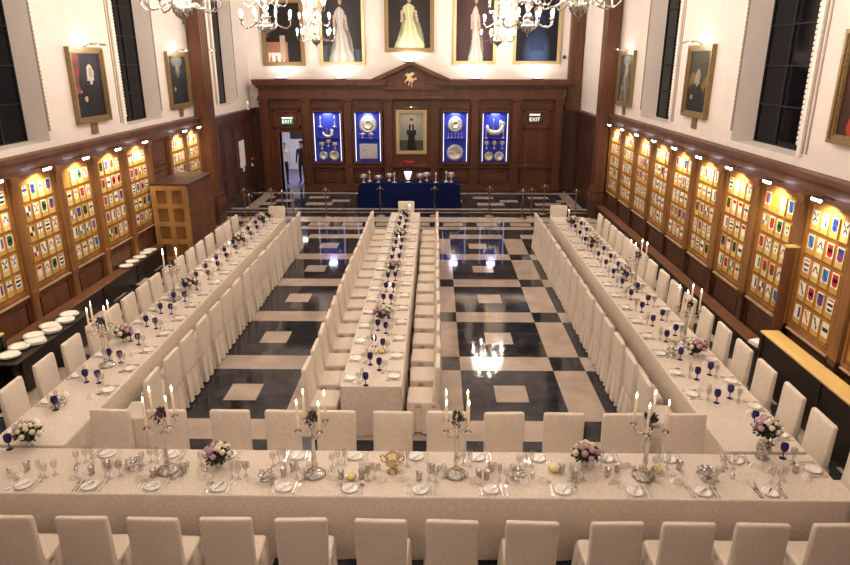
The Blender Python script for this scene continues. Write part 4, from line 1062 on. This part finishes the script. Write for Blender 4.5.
# ---------------------------------------------------------------- blue table with silver
e = empty('display_table', (-.9, 22.85, 0), 0, 'table hidden under the navy cloth before the screen', 'table')
MB().box(-1.74, 1.74, -.33, .33, .8, .845).build('tabletop', M['wood_dark'], e)
for sx in (-1, 1):
    for sy in (-1, 1): MB().box(sx*1.6-.03, sx*1.6+.03, sy*.27-.03, sy*.27+.03, 0, .8).build('leg', M['wood_dark'], e)
rings = []
for z, g in ((.01, .07), (.3, .045), (.6, .02), (.83, .005), (.853, -.004)): 
    r = rrect(0, 0, 3.5+2*g, .68+2*g, .12, z, 5); rings.append([(x+(.012*sin(i*1.9) if z < .7 else 0), y+(.012*cos(i*2.3) if z < .7 else 0), zz) for i, (x, y, zz) in enumerate(r)])
m = MB(); m.loft(rings, 0, True, cap=False); n = len(rings[0]); m.f.append([(len(rings)-1)*n+i for i in range(n)]); m.m.append(0); m.sm.append(False)
o = bpy.data.objects.new('tablecloth', m.mesh('tablecloth', [M['bluecloth']])); C.objects.link(o); o.location = (-.9, 22.85, 0)
tag(o, 'navy blue cloth to the floor before the central portrait', 'tablecloth')
BT = .856
tc = [(-2.48, 22.7, 0, .28), (-2.3, 22.95, 1, .38), (-1.98, 22.75, 0, .24), (-1.62, 23.05, 0, .26), (-1.42, 22.75, 1, .36), (-.52, 22.75, 0, .3), (-.3, 23.05, 0, .3), (.02, 22.75, 1, .34), (.38, 22.9, 1, .38), (.55, 22.8, 0, .34)]
for k, (x, y, t, h) in enumerate(sorted(tc)):
    o = put(cst_me if t else cup_me, 'silver_candlestick' if t else 'silver_cup', (x, y, BT), (.3, .3, h) if t else (.22, .22, h), '%s piece of silver from left on the navy cloth, %s' % (ORD[k], 'tall and slender' if t else 'cup-shaped'), 'silver', 'silver on the navy table')
e = empty('flower_urn', (-.95, 22.8, BT), 0, 'glowing blue-white urn with red blooms on the navy table', 'urn')
MB().lathe([(.13, 0), (.13, .02), (.06, .04), (.08, .06), (.14, .1), (.13, .12)], 16).build('foot', M['silver'], e)
MB().lathe([(.05, .12), (.08, .16), (.12, .28), (.14, .36), (.001, .35)], 16, cap=False).build('glass_urn', mat('lit opal glass', (.7, .75, 1), .4, emit=1.3, emitcol=(.5, .56, 1)), e)
m = MB(); rl = random.Random(4)
for k in range(9): a = k*.7; m.tube([(0, 0, .33), (.05*cos(a), .05*sin(a), .5), (.14*cos(a), .1*sin(a), .62)], .008, 4)
m.build('stems', M['leaf'], e)
m = MB()
for k in range(26): a = rl.uniform(0, 6.3); r = rl.uniform(0, .26); m.ball((r*cos(a), r*.7*sin(a), .66+rl.uniform(-.05, .06)), .045, 5)
m.build('red_blooms', M['red'], e)['kind'] = 'stuff'

# ---------------------------------------------------------------- benches, cabinets, screen box, tray table
def bench(x0, x1, y0, y1, z, label, name='bench', top=None):
    e = empty(name, ((x0+x1)/2, (y0+y1)/2, 0), 0, label, 'bench' if 'bench' in name else 'cabinet')
    w, d = (x1-x0)/2, (y1-y0)/2
    MB().bbox(-w, w, -d, d, z-.035, z, .008).build('top', top or M['wood'], e)
    m = MB(); m.box(-w+.03, w-.02, -d+.02, d-.02, 0, z-.035)
    n = max(2, int((y1-y0)/1.4))
    for k in range(n+1):
        yy = -d+.05+(2*d-.1)*k/n
        m.box(-w+.01 if x0 > 0 else w-.03, -w+.03 if x0 > 0 else w-.0, yy-.04, yy+.04, 0, z-.04)
    m.build('front_panel', M['tray'], e)
    return e
bench(5.17, XR-.1, 9.75, 20.9, .45, 'long low wooden bench along the right wall')
bench(XL+.1, -6.8, 9.45, 15.93, .45, 'long low wooden bench along the left wall')
bench(5.06, XR-.18, 6.2, 9.53, .86, 'pale-topped dark cabinet against the right wall', 'side_cabinet', M['pine'])
bench(XL+.14, -6.66, 6.5, 9.3, .84, 'pale-topped dark cabinet against the left wall', 'side_cabinet', M['pine'])
e = empty('end_screen', (5.37, 9.58, .0), 0, 'narrow upright wooden end screen behind the right cabinet', 'screen')
MB().bbox(-.115, .115, -.03, .03, .865, 2.18, .008).build('panel', M['wood'], e); MB().box(-.125, .125, -.04, .04, 2.18, 2.21).build('cap', M['pine'], e)
MB().box(-.11, .11, -.03, .03, .0, .865).build('foot', M['wood_dark'], e); m = MB(); m.tube([(.1, -.03, 1.7), (.14, -.08, 1.72), (.14, -.08, 1.6), (.1, -.03, 1.58)], .012); m.build('handle', M['brass'], e)
# eight-panelled wooden draught lobby against the left wall
e = empty('draught_lobby', (-6.57, 16.92, 0), 0, 'boxy oak lobby with eight-panelled front against the left wall', 'wooden lobby')
w, d, h = .45, .92, 1.92
MB().box(-w, w, -d, -d+.04, 0, h).build('front_board', M['post'], e)
m = MB()
for k in range(3): x = -w+.065+(2*w-.13)*k/2; m.box(x-.065, x+.065, -d-.05, -d, 0, h)
for k in range(5): z = .05+(h-.1)*k/4; m.box(-w, w, -d-.048, -d, z-.055, z+.055)
m.build('front_frame', M['screenwood'], e)  # lighter than the board: lit face and shaded recesses put into the colours
m = MB(); m.box(w-.04, w, -d+.04, d, 0, h)
for k in range(4): 
    z = .1+(h-.2)*k/3; m.box(w, w+.02, -d+.05, d-.05, z-.04, z+.04)
m.build('side_panel', M['wood'], e); MB().box(-w-.0, w+.04, -d-.04, d, h, h+.05).build('top', M['wood_dark'], e)  # side's shade put into a darker wood colour
# tray table with white plates at left
e = empty('serving_table', (-6.4, 9.85, 0), 0, 'low dark serving table with crockery at the left wall', 'table')
MB().bbox(-.235, .235, -1.15, 1.05, .55, .58, .006).build('tabletop', M['tray'], e)
MB().box(.18, .22, -1.0, .9, .05, .55).build('front_panel', M['tray'], e)
for sy in (-1.08, .98):
    for sx in (-.2, .15): MB().box(sx-.025, sx+.025, sy-.025, sy+.025, 0, .55).build('leg', M['tray'], e)
dish = MeshMaker('white_platter', MB().lathe([(.08, 0), (.09, .006), (.15, .022), (.152, .026), (.1, .012), (.001, .01)], 18, cap=False), M['porc'], 'platter')
dk = 0
for k, (x, y) in enumerate([(-6.42, 8.95), (-6.45, 9.26), (-6.32, 9.48), (-6.47, 9.68), (-6.33, 9.95), (-6.47, 10.12), (-6.33, 10.37), (-6.42, 10.66)]):
    for q in range(3): dish.put((x+rj.uniform(-.02, .02), y+rj.uniform(-.02, .02), .582+.014*q), 0, '%s white platter of pile %s from near end, serving table at left' % (('bottom', 'middle', 'top')[q], ('one', 'two', 'three', 'four', 'five', 'six', 'seven', 'eight')[k]), 'white platters on the left serving table')
for k, (x, y) in enumerate([(-6.93, 14.0), (-6.95, 14.35), (-6.93, 14.7), (-6.95, 15.05), (-6.93, 15.3)]):
    for q in range(2): dish.put((x, y, .452+.014*q), 0, '%s white platter of %s pile on the left wall bench' % (('lower', 'upper')[q], ORD[k]), 'white platters on the left bench')
nap2 = MeshMaker('white_napkin', MB().loft([[(-.09, -.12, 0), (.09, -.12, 0), (.09, .12, 0), (-.09, .12, 0)], [(-.08, -.1, .06), (.08, -.11, .05), (.07, .1, .07), (-.08, .11, .05)]], 0), M['card'], 'napkin')
nap2.put((5.25, 9.9, .452), .2, 'white folded napkin on the near end of the right bench', 'white napkins')

# ---------------------------------------------------------------- small wall things of the far left bay
e = empty('notice_board', (XL+.045, 24.3, 1.15), radians(90), 'white paper notice board on the dark far left wall', 'notice')
MB().box(-.32, .32, -.03, 0, 0, .95).build('board', M['paper'], e); MB().box(-.1, .12, -.035, -.03, -.18, .0).build('sheet', M['card'], e)
e = empty('alarm_bell', (XL+.045, 25.55, 1.25), radians(90), 'round red alarm bell on the far left wall panelling', 'bell')
MB().lathe([(.09, 0), (.09, .03), (.06, .07), (.001, .08)], 14).build('gong', M['redplastic'], e).rotation_euler = (radians(90), 0, 0); MB().box(-.04, .04, -.04, 0, -.26, -.16).build('push_plate', M['card'], e)
e = empty('security_camera', (4.82, YF, 5.0), 0, 'small dark dome camera on the far wall', 'camera')
MB().tube([(0, 0, .05), (0, -.12, .04)], .02).build('bracket', M['card'], e); m = MB(); m.ball((0, -.17, 0), .07, 8); m.build('dome', M['black'], e)
e = empty('ledge_lamp', (-6.95, 25.0, 3.15), 0, 'small pale lamp standing on the far left panelling', 'lamp')
MB().lathe([(.06, 0), (.06, .02), (.02, .05), (.02, .15)], 10).build('holder', M['whiteline'], e); MB().lathe([(.03, .15), (.05, .2), (.045, .3), (.001, .34)], 10).build('shade', M['porc'], e)

# ---------------------------------------------------------------- people in the corridor
def person(loc, rz, h, shirt, label):
    S = h/1.75
    J = {'pel': (0, 0, .95, .13, .10), 'waist': (0, 0, 1.08, .12, .09), 'chest': (0, 0, 1.30, .155, .11), 'neckb': (0, 0, 1.45, .07, .065), 'neck': (0, 0, 1.50, .05, .05), 'head0': (0, -.01, 1.58, .065, .075), 'head1': (0, -.01, 1.66, .078, .09), 'head2': (0, 0, 1.73, .045, .05)}
    for s, n in ((1, 'l'), (-1, 'r')):
        J['sh'+n] = (s*.18, 0, 1.41, .06, .06); J['el'+n] = (s*.24, .02, 1.13, .042, .042); J['wr'+n] = (s*.2, -.1, .9, .028, .024); J['ha'+n] = (s*.19, -.13, .83, .035, .02)
        J['hip'+n] = (s*.09, 0, .88, .085, .09); J['kn'+n] = (s*.10, -.01, .5, .055, .06); J['an'+n] = (s*.10, .02, .09, .038, .04); J['to'+n] = (s*.11, -.12, .04, .04, .03)
    E = [('pel', 'waist'), ('waist', 'chest'), ('chest', 'neckb'), ('neckb', 'neck'), ('neck', 'head0'), ('head0', 'head1'), ('head1', 'head2')]
    for n in 'lr': E += [('chest', 'sh'+n), ('sh'+n, 'el'+n), ('el'+n, 'wr'+n), ('wr'+n, 'ha'+n), ('pel', 'hip'+n), ('hip'+n, 'kn'+n), ('kn'+n, 'an'+n), ('an'+n, 'to'+n)]
    keys = list(J); me = bpy.data.meshes.new('person'); me.from_pydata([tuple(c*S for c in J[k][:3]) for k in keys], [(keys.index(a), keys.index(b)) for a, b in E], [])
    o = bpy.data.objects.new('person', me); C.objects.link(o)
    md = o.modifiers.new('s', 'SKIN'); sv = me.skin_vertices[0].data
    for i, k in enumerate(keys): sv[i].radius = (J[k][3]*S, J[k][4]*S)
    sv[0].use_root = True
    sb = o.modifiers.new('b', 'SUBSURF'); sb.levels = 2; sb.render_levels = 2
    dg = bpy.context.evaluated_depsgraph_get(); nm = bpy.data.meshes.new_from_object(o.evaluated_get(dg)); bpy.data.objects.remove(o)
    nm.materials.clear()
    for mt in (M['skin'], shirt, M['suit']): nm.materials.append(mt)
    for p in nm.polygons:
        z = p.center.z/S; ax = abs(p.center.x)/S; p.use_smooth = True
        p.material_index = 0 if (z > 1.475 or (z < .9 and ax > .16 and z > .7)) else (1 if z > 1.0 or ax > .17 else 2)
    e = bpy.data.objects.new('person', None); C.objects.link(e); e.location = loc; e.rotation_euler = (0, 0, rz); tag(e, label, 'person')
    b = bpy.data.objects.new('body', nm); C.objects.link(b); b.parent = e
    m = MB(); m.lathe([(.086, -.02), (.095, .05), (.08, .1), (.04, .13), (.001, .135)], 12, (0, .02, 1.65*S), cap=False); m.build('hair', M['hair'], e)
    m = MB()
    for s in (-1, 1): m.ball((s*.03, -.092, 1.645*S), .008, 5)
    m.build('eyes', M['black'], e)
    return e
person((-6.17, 26.95, 0), radians(40), 1.72, M['shirt'], 'person in white shirt and black trousers standing in the doorway')
person((-5.53, 27.3, 0), radians(-20), 1.75, M['suit'], 'person in black suit at the right of the open doorway')
o = MB().box(-.3, .3, -.03, 0, 0, .4).build('dark_board', M['black']); o.location = (-6.5, 31.184, 1.42); tag(o, 'dark board on the corridor end wall beyond the doorway', 'board')
light('AREA', 'corridor_lamp', (-5.8, 28.6, 2.85), 55, (1, .95, .96), 1.0)

# ---------------------------------------------------------------- camera and view
sc = bpy.context.scene
P, YW = radians(18.5), radians(.9)
fw = Vector((-sin(YW)*cos(P), cos(YW)*cos(P), -sin(P))); rt = Vector((cos(YW), sin(YW), 0)); up = rt.cross(fw)
cam = bpy.data.cameras.new('camera'); cam.sensor_width = 36; cam.lens = 657/850*36; cam.clip_end = 100
co = bpy.data.objects.new('camera', cam); C.objects.link(co)
mt = Matrix((rt, up, -fw)).transposed().to_4x4(); mt.translation = Vector((0, 0, 4.8)); co.matrix_world = mt
sc.camera = co
w = bpy.data.worlds.new('world'); sc.world = w; w.use_nodes = True
w.node_tree.nodes['Background'].inputs[0].default_value = (.01, .012, .02, 1); w.node_tree.nodes['Background'].inputs[1].default_value = .3
sc.view_settings.view_transform = 'Standard'; sc.view_settings.look = 'None'; sc.view_settings.exposure = .88; sc.view_settings.gamma = 1
